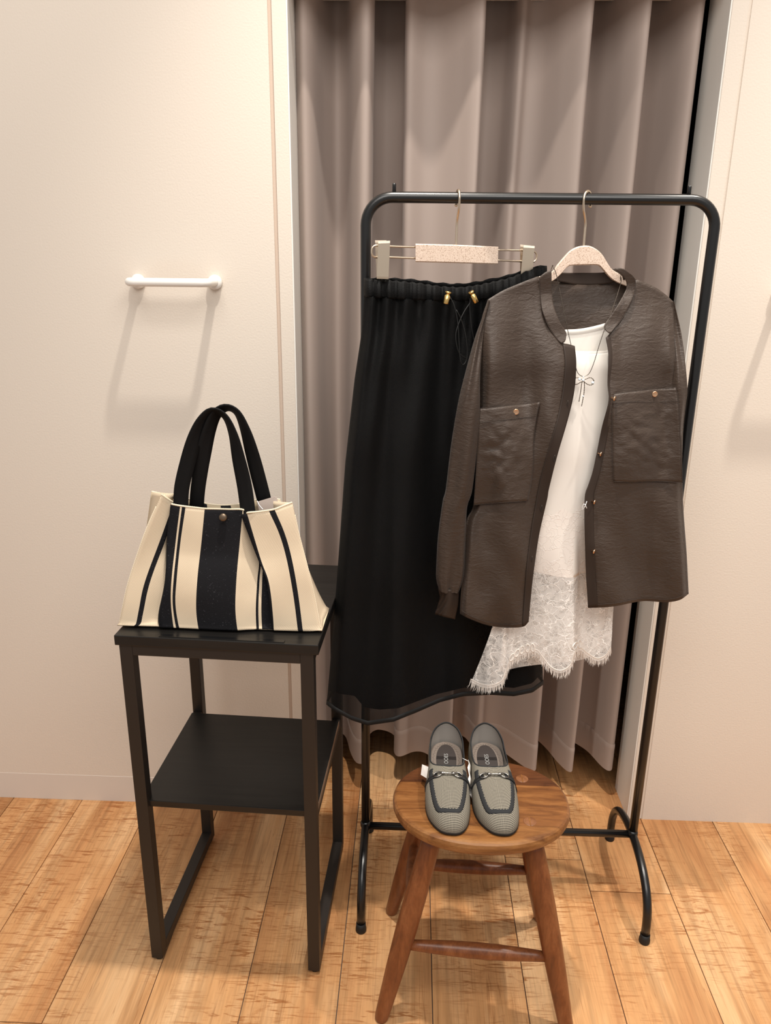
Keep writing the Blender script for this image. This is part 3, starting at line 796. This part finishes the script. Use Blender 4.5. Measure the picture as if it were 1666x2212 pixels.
Rleft = Q((1012, 545), (1027, 640), (1022, 800), (1028, 900), (990, 1050), (960, 1200), (938, 1300), (912, 1380)) + Q5((948, 180), (945, 300), (948, 450), (952, 600), (965, 815))
Rright = Q((1392, 342), (1396, 500), (1406, 700), (1418, 860), (1432, 1000), (1443, 1200)) + Q5((1494, 0), (1500, 250), (1518, 500), (1530, 735))
patch('front_panel', coons(Rtop, Rbot, Rleft, Rright, 66, 90), FR, SHIRT, shirt)
# back panel
def FB(x, y, u):
    base = table([1030, 1255, 1480], [600, 720, 900, 1300], [[1.466, 1.508, 1.532], [1.452, 1.492, 1.500], [1.424, 1.478, 1.476], [1.412, 1.478, 1.470]])(x, y)
    return base + .004*sin(x/26 + y/200)*smooth(640, 800, y)
btop = Q((350, 330), (520, 243), (660, 205), (735, 224), (850, 246), (960, 246), (1050, 234), (1150, 212), (1290, 262), (1392, 342))
bbot = Q5((250, 830), (500, 870), (780, 850), (1000, 790), (1270, 760), (1528, 725))
patch('back_panel', coons(btop, bbot, Lleft[:-1] + Q5((250, 830)), Rright[:-1] + Q5((1528, 725)), 60, 60), FB, SHIRT, shirt)
# collar: back stand and the two front bands
cb = coons(Q((700, 168), (760, 180), (880, 181), (1000, 178), (1050, 160), (1105, 156)), Q((720, 226), (780, 236), (850, 249), (960, 249), (1050, 236), (1135, 214)),
           Q((700, 168), (710, 200), (720, 226)), Q((1105, 156), (1120, 185), (1135, 214)), 40, 7)
R1 = [[at(x, y, 1.512 - .020*abs(2*u-1)**2 + .012*(u-.5)) for (x, y, u, v) in r] for r in cb]
grid('collar', R1, SHIRT_FLAT, shirt, thick=.0016)
cl_ = coons(Q((640, 205), (672, 178), (706, 164)), Q((765, 577), (780, 570), (787, 556)), Q((640, 205), (643, 280), (655, 390), (690, 480), (735, 550), (765, 577)),
            Q((706, 164), (709, 300), (722, 380), (755, 460), (788, 515), (787, 556)), 12, 40)
patch('collar', cl_, lambda x, y, u: yF(x, y) - .006 + .003*sin(y/14), SHIRT, shirt, .0018)
cr_ = coons(Q((1064, 157), (1085, 152), (1112, 158)), Q((1028, 517), (1034, 521), (1041, 517)), Q((1064, 157), (1112, 200), (1130, 258), (1095, 335), (1048, 410), (1006, 470), (1006, 496), (1028, 517)),
            Q((1112, 158), (1176, 213), (1173, 292), (1150, 352), (1102, 440), (1041, 517)), 12, 40)
patch('collar', cr_, lambda x, y, u: yF(x, y) - .007 + .003*sin(y/12), SHIRT, shirt, .0018)
def seam(name, pts, Yf, par, off=-.0022, r=.00045, n=60):
    tube(name, [at(p.x, p.y, Yf(p.x, p.y)+off) for p in crom(pts, n)], r, STITCH, par, 5)
# plackets
pl = coons(Q((772, 578), (800, 581), (838, 592)), Q5((597, 922), (612, 910), (630, 893)),
           Q((772, 578), (784, 700), (768, 860), (738, 1010), (690, 1170), (645, 1340), (615, 1500)) + Q5((645, 380), (618, 600), (603, 800), (597, 922)), Lright, 10, 80)
plo = patch('button_placket', pl, lambda x, y, u: FL(x, y) - .0022, SHIRT_FLAT, shirt, .0008)
seam('stitch_line', Q((776, 590), (788, 700), (772, 860), (742, 1010), (694, 1170), (649, 1340), (619, 1500)) + Q5((649, 380), (622, 600), (607, 800), (600, 915)), FL, plo, -.003)
pr = coons(Q((1012, 545), (1030, 530), (1060, 498)), Q5((965, 815), (990, 814), (1018, 812)), Rleft, Q((1060, 498), (1072, 640), (1050, 800), (1060, 900), (1030, 1050), (1000, 1200), (980, 1300), (955, 1390)) + Q5((998, 180), (996, 300), (1000, 450), (1005, 600), (1018, 812)), 10, 80)
pro = patch('button_placket', pr, lambda x, y, u: FR(x, y, u*.2) - .0018, SHIRT_FLAT, shirt, .0008)
# seams: collar, drop shoulder, hem
seam('stitch_line', Q((640, 205), (643, 280), (655, 390), (690, 480), (738, 552), (768, 578)), lambda x, y: yF(x, y), shirt, -.0085)
seam('stitch_line', Q((1180, 222), (1174, 292), (1151, 352), (1102, 441), (1040, 517)), lambda x, y: yF(x, y), shirt, -.0095)
seam('stitch_line', Q5((256, 830), (305, 862), (400, 896), (500, 909), (590, 905)), FL, shirt, -.002)
seam('stitch_line', Q5((1022, 797), (1130, 787), (1270, 762), (1400, 768), (1480, 754), (1522, 725)), FR, shirt, -.002)
# pockets
def pocket(t_, b_, l_, r_, Yf, strip, btn):
    C = coons(t_, b_, l_, r_, 30, 34)
    po = grid('pocket', [[at(x, y, Yf(x, y) - .0034 - .0032*sin(pi*u)*sin(pi*min(1, v*1.1)) + .005*nz(x/17, y/15, 7)*sin(pi*u)*sin(pi*v)) for (x, y, u, v) in r] for r in C], SHIRT, shirt, thick=.0012)
    for e in (strip, t_, b_, l_, r_): seam('stitch_line', e, Yf, po, -.0062 if e is strip else -.0044, .0005, 30)
    q = at(btn[0], btn[1], Yf(*btn) - .0068)
    lathe('pocket_button', [(.0030, -.002), (.0050, 0), (.0054, .0012), (.0048, .0024), (.0038, .0019), (.001, .0017)], q, ROSE, po, (0, -1, 0), 20)
pocket(Q((300, 943), (400, 934), (520, 922), (641, 907)), Q((270, 1486), (350, 1478), (460, 1470), (572, 1463)), Q((300, 943), (294, 1100), (283, 1300), (270, 1486)), Q((641, 907), (622, 1000), (606, 1120), (604, 1250), (592, 1360), (572, 1463)), FL,
       Q((304, 1024), (420, 1010), (530, 998), (622, 985)), z4(508, 962))
pocket(Q((1046, 861), (1150, 850), (1280, 836), (1406, 824)), Q((1056, 1354), (1160, 1356), (1300, 1352), (1444, 1360)), Q((1046, 861), (1048, 1000), (1050, 1200), (1056, 1354)), Q((1406, 824), (1420, 900), (1432, 1100), (1444, 1360)), FR,
       Q((1050, 916), (1150, 906), (1280, 908), (1418, 900)), z4(1288, 862))
# buttons and buttonholes
for (x, y) in (z4(1050, 884), z4(974, 1196), z4(938, 1466), z5(988, 494)):
    q = at(x, y, FR(x, y, .05) - .004)
    V1 = lathev([(.0012, -.002), (.0012, .0035), (.0042, .0035), (.0048, .0045), (.0040, .0056), (.001, .0058)], q, (.75, -.55, -.15), 16)
    mesh('stud_button', *V1, ROSE, pro)
for (x, y) in (z4(797, 918), z4(724, 1224), z4(651, 1505), z5(648, 542)):
    c0 = at(x, y, FL(x, y) - .0036); 
    tube('buttonhole', crom([c0 + Vector((.0004, 0, .0065)), c0 + Vector((.0017, -.0005, 0)), c0 + Vector((-.0004, 0, -.0065)), c0 + Vector((-.0017, -.0005, 0)), c0 + Vector((.0004, 0, .0065))], 20), .0006, STITCH, plo, 6)
# sleeves
def sleeve(Lp, Rp, Yc, dp, par, nv=60, wr=1.0, gather=True):
    A, B2 = crom(Lp, nv), crom(Rp, nv); R = []
    for j in range(nv):
        v = j/(nv-1); row = []
        a, b2 = A[j], B2[j]; c = (a+b2)/2
        yc = Yc(v); d = dp(v)
        for k in range(36):
            t = 2*pi*k/36
            p = c + (b2-a)*.5*cos(t)
            fold = .0035*sin(3*t + 7*v) + .0025*sin(5*t - 9*v)*wr + (.0030*sin(11*t)*smooth(.86, .98, v) if gather else 0)
            Yp = yc - (d+fold)*sin(t)
            q = at(p.x, p.y, yc); row.append(Vector((q.x, Yp, q.z)))
        R.append(row)
    return grid('sleeve', R, SHIRT, par, cu=True)
slL = Q((352, 330), (318, 430), (272, 560), (214, 775), (180, 920), (142, 1150), (112, 1400)) + Q5((150, 200), (122, 400), (112, 560), (110, 650), (124, 705))
slR = Q((360, 340), (330, 470), (316, 600), (306, 760), (304, 950), (292, 1150), (262, 1400)) + Q5((285, 250), (276, 450), (272, 600), (262, 660), (240, 716))
so = sleeve(slL, slR, lambda v: lerp(1.434, 1.398, smooth(0, .4, v)), lambda v: lerp(.010, .020, smooth(0, .3, v)), shirt)
seam('stitch_line', Q((208, 782), (250, 768), (300, 756)), lambda x, y: 1.378, so, -.001, .0006, 16)
cuff = coons(Q5((122, 706), (180, 712), (240, 714)), Q5((103, 850), (160, 866), (216, 879)), Q5((122, 706), (130, 760), (103, 850)), Q5((240, 714), (234, 790), (216, 879)), 26, 14)
R = []
for r in cuff:
    row = [at(x, y, 1.398 - .016*sin(pi*u) - .0028*sin(u*30+v*14)*(1-smooth(.3, .45, u))) for (x, y, u, v) in r]
    row += [Vector((p.x, 1.398 + .014*sin(pi*i/(len(row)-1)), p.z)) for i, p in list(enumerate(row))[-2:0:-1]]
    R.append(row)
grid('cuff', R, SHIRT_FLAT, so, cu=True, thick=.001, off=0)
so2 = sleeve(Q((1380, 345), (1370, 500), (1385, 700), (1380, 900), (1360, 1150), (1340, 1400)) + Q5((1380, 250), (1375, 400), (1380, 520)), Q((1394, 342), (1440, 540), (1470, 810), (1462, 920), (1448, 1050), (1440, 1250)) + Q5((1470, 150), (1460, 400), (1450, 520)),
       lambda v: lerp(1.505, 1.4685, smooth(.05, .35, v)), lambda v: lerp(.006, .009, smooth(0, .4, v)), shirt, 60, .3, False)

# ================================================================== WHITE CAMISOLE
cami = thing('camisole', 'white jersey camisole with lace hem worn under the brown shirt', 'camisole', (.30, 1.45, .55))
def yC(x, y):
    base = table([1010, 1100, 1240, 1350], [690, 800, 1000, 1240, 1480], [[1.452, 1.462, 1.474, 1.490], [1.432, 1.438, 1.450, 1.468], [1.424, 1.428, 1.434, 1.462], [1.424, 1.424, 1.424, 1.450], [1.418, 1.418, 1.414, 1.446]])(x, y)
    k = smooth(1120, 1260, y)
    base += k*(.020*smooth(1240, 1254, x) - .006*smooth(1180, 1238, x)*(1-smooth(1238, 1250, x)))
    base += .006*k*sin((x-1100)/24) + .004*smooth(760, 900, y)*sin((x-1240)/38 + y/170)
    return base
def yCl(x, y):
    return yC(x, y) - .007*(1-smooth(1085, 1096, x)) + .005*sin((x-1018)/8)*(1-smooth(1060, 1095, x)) - .004*smooth(1092, 1100, x)*(1-smooth(1100, 1130, x))
Ct = [(1196, 738), (1220, 752), (1245, 758), (1280, 759), (1312, 757), (1334, 750), (1352, 738)]
Cl = [(1196, 738), (1192, 850), (1172, 1000), (1140, 1120), (1096, 1228)]
Crt = [(1352, 738), (1346, 900), (1334, 1100), (1326, 1238)]
Cm = [(1096, 1228), (1130, 1231), (1160, 1236), (1200, 1245), (1232, 1248), (1246, 1244), (1262, 1237), (1326, 1238)]
g0 = lambda C, f, o=0: [[at(x, y, f(x, y)+o) for (x, y, u, v) in r] for r in C]
body = grid('body', g0(coons(Ct, Cm, Cl, Crt, 70, 60), yC), WHITE, cami, thick=.0008)
R = []
for k in range(6): R.append([at(p.x, p.y + 13*k/5, yC(p.x, p.y) - .0012 - .0012*sin(pi*k/5)) for p in crom(Ct, 50)])
grid('neck_binding', R, WHITE, body)
Bt = [(1190, 716), (1223, 712), (1245, 711), (1272, 707), (1304, 699), (1350, 684)]
bkc = coons(Bt, [(1110, 1215), (1200, 1222), (1330, 1215)], [(1190, 716), (1185, 850), (1160, 1000), (1110, 1215)], [(1350, 684), (1346, 900), (1330, 1215)], 30, 30)
bkp = grid('body_back', [[at(x, y, 1.488 - .03*v + .016*(u-.5)) for (x, y, u, v) in r] for r in bkc], WHITE, cami, thick=.0008)
R = []
for k in range(5): R.append([at(p.x, p.y + 12*k/4, 1.486 + .016*(i/39-.5) - .0012*sin(pi*k/4)) for i, p in enumerate(crom(Bt, 40))])
grid('neck_binding', R, WHITE, bkp)
for x0, x1, yA in ((1194, 1186, 735), (1354, 1360, 735)):
    a, c2 = at(x0, yA, yC(x0, yA)), at(x1, 618, YJ(x1)-.010); e = at(x1, 690, 1.49)
    grid('strap', [[p + Vector((s*.004, 0, 0)) for s in (-1, 1)] for p in crom([a, a.lerp(c2, .5), c2], 10)], WHITE, cami, thick=.001)
LH = [(1018, 1474), (1040, 1484), (1062, 1486), (1084, 1476), (1092, 1458), (1103, 1432), (1132, 1414), (1158, 1409), (1172, 1424), (1190, 1446), (1212, 1454), (1232, 1442), (1241, 1414), (1254, 1405), (1270, 1417), (1290, 1428), (1308, 1421), (1320, 1404)]
Ll = [(1096, 1228), (1080, 1300), (1062, 1360), (1040, 1420), (1018, 1474)]
Lr = [(1326, 1238), (1325, 1300), (1323, 1360), (1320, 1404)]
lc = coons(Cm, LH, Ll, Lr, 120, 50)
lac = grid('lace_flounce', g0(lc, yCl, -.001), LACE, cami)
# second layer of lace at the back of the hem
lc2 = coons([(1110, 1215), (1200, 1222), (1330, 1215)], [(1075, 1452), (1130, 1440), (1200, 1432), (1260, 1424), (1318, 1396)], [(1110, 1215), (1095, 1330), (1075, 1452)], [(1330, 1215), (1326, 1310), (1318, 1396)], 40, 24)
grid('lace_flounce', [[at(x, y, 1.455 + .012*(u-.5) + .005*sin(u*20)) for (x, y, u, v) in r] for r in lc2], LACE, cami)
# lace overlay on the lower body and scalloped edge cord
ov = coons([(1150, 1100), (1190, 1112), (1215, 1098), (1240, 1108), (1268, 1080), (1330, 1110)], Cm, [(1150, 1100), (1125, 1165), (1096, 1228)], [(1330, 1110), (1326, 1238)], 40, 20)
grid('lace_overlay', g0(ov, yC, -.0012), LACEON, body)
ce = crom(LH, 220)
cordP = [at(p.x, p.y-6, yCl(p.x, p.y) - .0014) for p in ce]
tube('edge_cord', cordP, .0006, FRINGE, lac, 6)
# big scallop eyelets
for cx_, cy_, an in ((1106, 1420, .5), (1117, 1411, .4), (1128, 1404, .25), (1140, 1400, .1), (1151, 1399, -.1), (1243, 1395, .5), (1252, 1391, .1)):
    P = []
    for k in range(14):
        a = 2*pi*k/14; dx, dy = 4.0*cos(a), 8.5*sin(a); x, y = cx_ + dx*cos(an)-dy*sin(an), cy_ + dx*sin(an)+dy*cos(an)
        P.append(at(x, y, yCl(x, y) - .0018))
    tube('eyelet', P, .0011, FRINGE, lac, 6, True)
V = []; Fc = []
fr_ = crom(LH, 300); rnd = random.Random(3)
for i, p in enumerate(fr_):
    for _ in range(1):
        x = p.x + rnd.uniform(-.6, .6); Y = yCl(p.x, p.y) - .0012; ln = rnd.uniform(9, 17); dxx = rnd.uniform(-4, 3) - 2*(1-smooth(1018, 1060, x))*3
        a = at(x, p.y-8, Y); e = at(x + dxx*.5, p.y + ln*.5, Y + .0006); f = at(x + dxx*1.2, p.y + ln, Y + rnd.uniform(-.002, .002))
        w = Vector((.00045, 0, 0)); w2 = Vector((.0, .00045, 0)); b = len(V)
        V += [a-w, a+w, a+w2, e-w, e+w, e+w2, f]
        Fc += [(b, b+1, b+4, b+3), (b+1, b+2, b+5, b+4), (b+2, b, b+3, b+5), (b+3, b+4, b+6), (b+4, b+5, b+6), (b+5, b+3, b+6)]
fo = mesh('eyelash_fringe', V, Fc, FRINGE, cami, False); fo['kind'] = 'stuff'
# loose nylon tag thread by the lower button
tube('loose_thread', crom([at(1268, 1083, 1.40), at(1264, 1094, 1.399), at(1258, 1102, 1.402), at(1262, 1088, 1.399), at(1268, 1098, 1.40)], 16), .0008, NYLON, cami, 5)

# ================================================================== NECKLACE
nk = thing('necklace', 'fine silver necklace with a beaded bow pendant hanging over the camisole', 'necklace', at(1262, 815, 1.44))
n1 = [z9(105, 110), z9(150, 240), z9(200, 480), z9(250, 740), z9(300, 980), z9(345, 1180), z9(385, 1380), z9(430, 1560), z9(465, 1620), z9(522, 1652)]
n2 = [z9(1045, 230), z9(1056, 300), z9(1010, 470), z9(950, 650), z9(890, 820), z9(820, 990), z9(740, 1230), z9(680, 1430), z9(630, 1560), z9(590, 1620), z9(522, 1652)]
def yN(y): return interp([(560, 1.468), (620, 1.466), (700, 1.452), (760, 1.443), (815, 1.4365), (900, 1.432)], y)
for L in (n1, n2):
    P = [at(p.x, p.y, yN(p.y)) for p in crom(L, 120)]
    if L is n1: P = [P[0] + Vector((-.003, .012, -.008)), P[0] + Vector((-.001, .004, .003))] + P
    else: P = [P[0] + Vector((.004, .012, -.008)), P[0] + Vector((.001, .004, .003))] + P
    tube('chain', P, [.00055*(1+.35*(i % 2)) for i in range(len(P))], SILVER, nk, 6)
def bead(name, pts, r=.0010):
    L = crom([z9(*p) for p in pts], 60)
    return tube(name, [at(p.x, p.y, 1.4335) for p in L], [r*(.55+.45*((i//2) % 2)) for i in range(60)], SILVER, nk, 6)
bead('bow_loop', [(522, 1705), (570, 1680), (625, 1665), (668, 1700), (662, 1750), (620, 1768), (570, 1750), (522, 1710)])
bead('bow_loop', [(522, 1705), (480, 1680), (430, 1665), (395, 1690), (390, 1745), (425, 1760), (475, 1735), (522, 1710)])
bead('bow_tail', [(515, 1710), (500, 1750), (490, 1830), (475, 1930), (462, 2000)]); bead('bow_tail', [(530, 1710), (540, 1770), (532, 1880), (515, 1980), (498, 2065)])
for (x, y, r) in ((522, 1700, .0026), (656, 1735, .003), (470, 1688, .003), (520, 1925, .0018), (524, 1655, .0016)):
    q = at(*z9(x, y), 1.4325)
    mesh('crystal', *lathev([(.0002, -r), (r, 0), (.0002, r)], q, (0, 1, .2), 6), CRYSTAL, nk, False)

# ================================================================== STOOL
SX, SY, SZ = .1465, 1.2455, .430
st = thing('wooden_stool', 'brown wooden oval stool with splayed legs holding the pair of loafers', 'stool', (SX, SY, 0))
bm = bmesh.new(); prof = [(.90, .4015), (.955, .4030), (.985, .4080), (1.0, .4150), (1.0, .4200), (.988, .4262), (.965, .4292), (.93, .430)]
NQ = 72; rings = []
for s, z in prof:
    r = []
    for k in range(NQ):
        a = 2*pi*k/NQ; ca, sa = cos(a), sin(a); n = 2.15
        r.append(bm.verts.new((SX + .168*s*math.copysign(abs(ca)**(2/n), ca), SY + .1265*s*math.copysign(abs(sa)**(2/n), sa), z)))
    rings.append(r)
for a, b2 in zip(rings, rings[1:]):
    for k in range(NQ): bm.faces.new((a[k], a[(k+1) % NQ], b2[(k+1) % NQ], b2[k]))
bm.faces.new(rings[0][::-1]); bm.faces.new(rings[-1])
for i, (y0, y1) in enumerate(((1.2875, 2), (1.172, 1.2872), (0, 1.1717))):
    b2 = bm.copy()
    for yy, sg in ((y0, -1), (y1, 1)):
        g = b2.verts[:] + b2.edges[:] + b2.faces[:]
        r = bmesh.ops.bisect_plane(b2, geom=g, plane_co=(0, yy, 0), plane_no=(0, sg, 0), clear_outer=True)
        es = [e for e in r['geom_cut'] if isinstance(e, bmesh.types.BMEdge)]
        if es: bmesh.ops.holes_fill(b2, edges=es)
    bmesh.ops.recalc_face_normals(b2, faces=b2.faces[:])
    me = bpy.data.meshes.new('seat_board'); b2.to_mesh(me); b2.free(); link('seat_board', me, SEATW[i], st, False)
bm.free()
tops = [(.062, 1.184), (.231, 1.184), (.062, 1.308), (.233, 1.308)]
feet = [(-.036, 1.130), (.322, 1.118), (-.024, 1.392), (.312, 1.388)]
def legpt(i, z): 
    t = z/.430; return Vector((lerp(feet[i][0], tops[i][0], t), lerp(feet[i][1], tops[i][1], t), z))
for i in range(4):
    P = [legpt(i, z) for z in (0, .004, .02, .06, .12, .20, .27, .33, .38, .4035)]
    tube('leg', P, [.0118, .0132, .0142, .0160, .0184, .0204, .0205, .0195, .0180, .0165], LEGW, st, 20)
    c = Vector((*tops[i], .4296)); tn = lathe('tenon', [(.0122, -.004), (.0122, .0006), (.0112, .0010)], c, TENON, st, n=20)
    box('wedge', (-.0118, -.0011, .0), (.0118, .0011, .0013), SEATW[2], tn, 0, Matrix.Translation(c) @ Matrix.Rotation(pi/2, 4, 'Z'))
for a, b2, za, zb in ((0, 1, .166, .158), (2, 3, .166, .160), (0, 2, .235, .235), (1, 3, .235, .235)):
    A, B2 = legpt(a, za), legpt(b2, zb); d = (B2-A)
    P = [A + d*(.03 + .94*k/10) for k in range(11)]
    tube('stretcher', P, [.0088, .0105, .0120, .0132, .0140, .0144, .0140, .0132, .0120, .0105, .0088], LEGW, st, 16)

# ================================================================== LOAFERS
def uni(pts, per):
    P = [Vector(p) for p in pts]; m = len(P); o = []
    for i in range(m):
        a, b2, c, d = P[i-1], P[i], P[(i+1) % m], P[(i+2) % m]
        for k in range(per):
            t = k/per; o.append(.5*((2*b2)+(c-a)*t+(2*a-5*b2+4*c-d)*t*t+(3*b2-a-3*c+d)*t**3))
    return o
BASE = [(.007, -.1265), (.0225, -.1228), (.0345, -.107), (.0405, -.078), (.0405, -.042), (.0360, 0), (.0340, .040), (.0350, .080), (.0275, .109), (0, .1245),
        (-.0275, .109), (-.0350, .080), (-.0340, .040), (-.0360, 0), (-.0405, -.040), (-.0390, -.070), (-.0305, -.097), (-.0130, -.1205)]
RIM = [(.000, -.006, .0590), (.014, -.005, .0588), (.0250, .000, .0565), (.0310, .010, .0540), (.0330, .024, .0510), (.0335, .044, .0490), (.0330, .066, .0510), (.0310, .088, .0585), (.0205, .111, .0670), (0, .1205, .0725),
       (-.0205, .111, .0670), (-.0310, .088, .0585), (-.0330, .066, .0510), (-.0335, .044, .0490), (-.0330, .024, .0510), (-.0310, .010, .0540), (-.0250, .000, .0565), (-.014, -.005, .0588)]
def loafer(cx, cy, ang, label, tag):
    MT = Matrix.Translation((cx, cy, SZ+.0004)) @ Matrix.Rotation(ang, 4, 'Z')
    t = thing('loafer', label, 'shoe', MT.translation, 'pair of loafers on the stool')
    T = lambda p: MT @ Vector(p)
    per = 6; B = uni(BASE, per); Rm = uni(RIM, per); n = len(B)
    NT = 18; S = []; uvs = []
    arc = [0]
    for i in range(n): arc.append(arc[-1] + (B[(i+1) % n]-B[i]).length)
    for j in range(NT):
        tt = j/(NT-1); row = []
        for i in range(n):
            b0 = Vector((B[i].x, B[i].y, .0055)); r0 = Rm[i]; toe = smooth(-.02, -.10, B[i].y) if False else max(0, min(1, (-.03-B[i].y)/.07))
            out = Vector((b0.x, b0.y*.35, 0)).normalized()
            heel = smooth(.06, .115, B[i].y)
            p1 = b0 + out*.0040 + Vector((0, 0, lerp(.028, .040, heel) - .002*toe))
            d = Vector((b0.x-r0.x, b0.y-r0.y, 0))
            p2 = Vector((r0.x, r0.y, r0.z)) + d*lerp(.55, .42, toe) + Vector((0, 0, lerp(-.006, -.001, toe)))
            k = 1-tt
            row.append(b0*k**3 + p1*3*k*k*tt + p2*3*k*tt*tt + Vector(r0)*tt**3)
        S.append(row)
    for j in range(NT):
        for i in range(n):
            ln = sum((S[q+1][i]-S[q][i]).length for q in range(j)) if j else 0
            uvs.append((arc[i], ln))
    V = [T(p) for r in S for p in r]; Fc = []
    for j in range(NT-1):
        for i in range(n): Fc.append((j*n+i, j*n+(i+1) % n, (j+1)*n+(i+1) % n, (j+1)*n+i))
    up = mesh('upper', V, Fc, SKNIT, t, True, None, uvs)
    tree = BVHTree.FromPolygons([tuple(p) for r in S for p in r], Fc)
    def drop(x, y, o=.0006):
        h_ = tree.ray_cast(Vector((x, y, .2)), Vector((0, 0, -1)))
        return (h_[0] + Vector((0, 0, o))) if h_[0] else Vector((x, y, .03))
    # lining, insole and sole
    inn = []
    for j in range(2, NT):
        row = []
        for i in range(n):
            p = S[j][i].copy(); c = Vector((0, max(-.06, min(.07, p.y)), p.z)); d = (c-p)
            row.append(T(p + d.normalized()*.0022 if d.length > .004 else p) + Vector((0, 0, -.0012)))
        inn.append(row)
    grid('lining', inn, LINING, t, cu=True)
    zi = lambda y: .012 + .016*smooth(-.04, .11, y)
    ins = [T((p.x*.90, p.y*.94 + .001, zi(p.y))) for p in B]
    io = mesh('insole', ins, [(i, i+1, n-1-i, n-i if i else n-1) if i else (0, 1, n-1) for i in range(0, n//2-1)], INSOLE, t, False)
    pad = [T((.0205*cos(a), .062 + (.046 if sin(a) > 0 else .056)*sin(a), zi(.062 + (.046 if sin(a) > 0 else .056)*sin(a)) + .0005)) for a in [2*pi*k/32 for k in range(32)]]
    mesh('heel_pad', pad, [(7, 8, 9)] + [(7-k, 8-k, 8+k, 9+k) for k in range(1, 8)] + [((0-k) % 32, (1-k) % 32, 15+k, 16+k) for k in range(0, 8)], HEELPAD, io, False)
    P = []
    for k in range(64):
        a = 2*pi*k/64; s = 1.0 + (.09 if k % 2 else -.03); yq = .062 + (.046 if sin(a) > 0 else .060)*s*sin(a); P.append(T((.0250*s*cos(a), yq, zi(yq) + .0006)))
    tube('insole_stitch', P, .0005, INSOLE, io, 5, True)
    V1 = [T((p.x*.99, p.y*.99, 0)) for p in B] + [T((p.x*1.012, p.y*1.006, .003)) for p in B] + [T((p.x*1.008, p.y*1.004, .0062)) for p in B]
    Fs = [tuple(range(n-1, -1, -1)), tuple(2*n+k for k in range(n))] + [(j*n+i, j*n+(i+1) % n, (j+1)*n+(i+1) % n, (j+1)*n+i) for j in (0, 1) for i in range(n)]
    mesh('sole', V1, Fs, SOLE, t, False)
    # topline binding
    tube('topline_binding', [T(p) for p in Rm], .0013, SDARK, up, 8, True)
    # apron band
    ap = crom([(-.0315, -.010), (-.0320, -.030), (-.0290, -.058), (-.0238, -.084), (-.0170, -.0985), (-.007, -.1015), (.012, -.1020), (.0210, -.099), (.0268, -.084), (.0312, -.058), (.0330, -.030), (.0322, -.010)], 80)
    R = []
    for i, p in enumerate(ap):
        d = ap[min(79, i+1)]-ap[max(0, i-1)]; nn = Vector((-d.y, d.x)).normalized(); jag = .0006*((i % 2)*2-1)
        R.append([T(drop(p.x+nn.x*w_, p.y+nn.y*w_, .0007)) for w_ in (-.0034, -.0011, .0011, .0034+jag)])
    grid('apron_band', R, SDARK, up, thick=.0008, off=1)
    # ribbon strap and metal bit
    yS = -.031
    for xs in ([-.0445 + .0025*k for k in range(11)], [.0445 - .0025*k for k in range(11)]):
        R = []
        for x in xs:
            lim = .0405; q = drop(max(-lim, min(lim, x)), yS, .0012)
            if abs(x) > lim: q = Vector((math.copysign(lim+.002, x), yS, q.z - (abs(x)-lim)*3.2))
            R.append([T(q + Vector((0, w_, -.0003*abs(k)))) for k, w_ in ((-1, -.0062), (0, 0), (1, .0062))])
        grid('ribbon_strap', R, RIBBONB, up, thick=.0012, off=1)
    def bitp(x): return drop(x, yS, .0045)
    bit = tube('bit', [T(bitp(x)) for x in [-.013 + .026*k/12 for k in range(13)]], [.0026, .0030, .0026, .0019, .0015, .0014, .0022, .0014, .0015, .0019, .0026, .0030, .0026], GUN, up, 10)
    for xc in (-.0195, .0195):
        P = []
        for k in range(20):
            a = 2*pi*k/20; x, y = xc + .0072*cos(a), yS + .0052*sin(a); P.append(T(drop(x, y, .0032)))
        tube('bit_ring', P, .0013, GUN, bit, 8, True)
    # maker's print on the insole
    cu = bpy.data.curves.new('print', 'FONT'); cu.body = 'M OOES'; cu.size = .0115; cu.extrude = .0001; cu.align_x = 'CENTER'; cu.align_y = 'CENTER'
    to = bpy.data.objects.new('tmp', cu); COL.objects.link(to); bpy.context.view_layer.update()
    me = bpy.data.meshes.new_from_object(to.evaluated_get(bpy.context.evaluated_depsgraph_get())); bpy.data.objects.remove(to)
    me.transform(MT @ Matrix.Translation((.000, .058, zi(.058) + .0010)) @ Matrix.Rotation(rd(6.1), 4, 'X') @ Matrix.Rotation(pi/2, 4, 'Z'))
    me.materials.clear(); link('insole_print', me, INK, io, False)
    tube('print_emblem', [T((.0062*cos(a), .022 + .0042*sin(a), zi(.022 + .0042*sin(a)) + .0009)) for a in [2*pi*k/20 for k in range(20)]], .0007, INK, io, 5, True)
    if tag == 0:
        pts = [(-.036, .012, .018), (-.0485, .004, .006), (-.0485, .004, .030)]
        P = [T((-.040, .022, .014)), T((-.0475, .022, .014)), T((-.0475, .0015, .026)), T((-.046, .002, .030)), T((-.040, .010, .032))]
        V2 = [T((-.0365, -.004, .026)), T((-.0500, .016, .020)), T((-.0480, .030, .034)), T((-.0345, .014, .040))]
        mesh('price_tag', V2, [(0, 1, 2, 3)], PAPER, t, False).modifiers.new('t', 'SOLIDIFY').thickness = .0006
        R = []
        for k in range(9):
            v = k/8; R.append([T((.0405 + .0016*sin(k*2.1), .026 - .062*v, .052 - .026*v)), T((.0465 + .0016*cos(k*1.7), .022 - .062*v, .036 - .024*v))])
        grid('size_tag', R, PAPER, t, thick=.0006)
        tube('tag_thread', [T((.030, .030, .052)), T((.040, .022, .052))], .0006, NYLON, t, 5)
    return t
loafer(.0815, 1.2650, rd(-1.0), 'grey knit loafer with metal bit, nearer the black table, white tag at its side', 0)
loafer(.1670, 1.2670, rd(2.2), 'grey knit loafer with metal bit, nearer the seat plugs and right rack post', 1)

for o in bpy.data.objects:
    if '_w' in o: del o['_w']
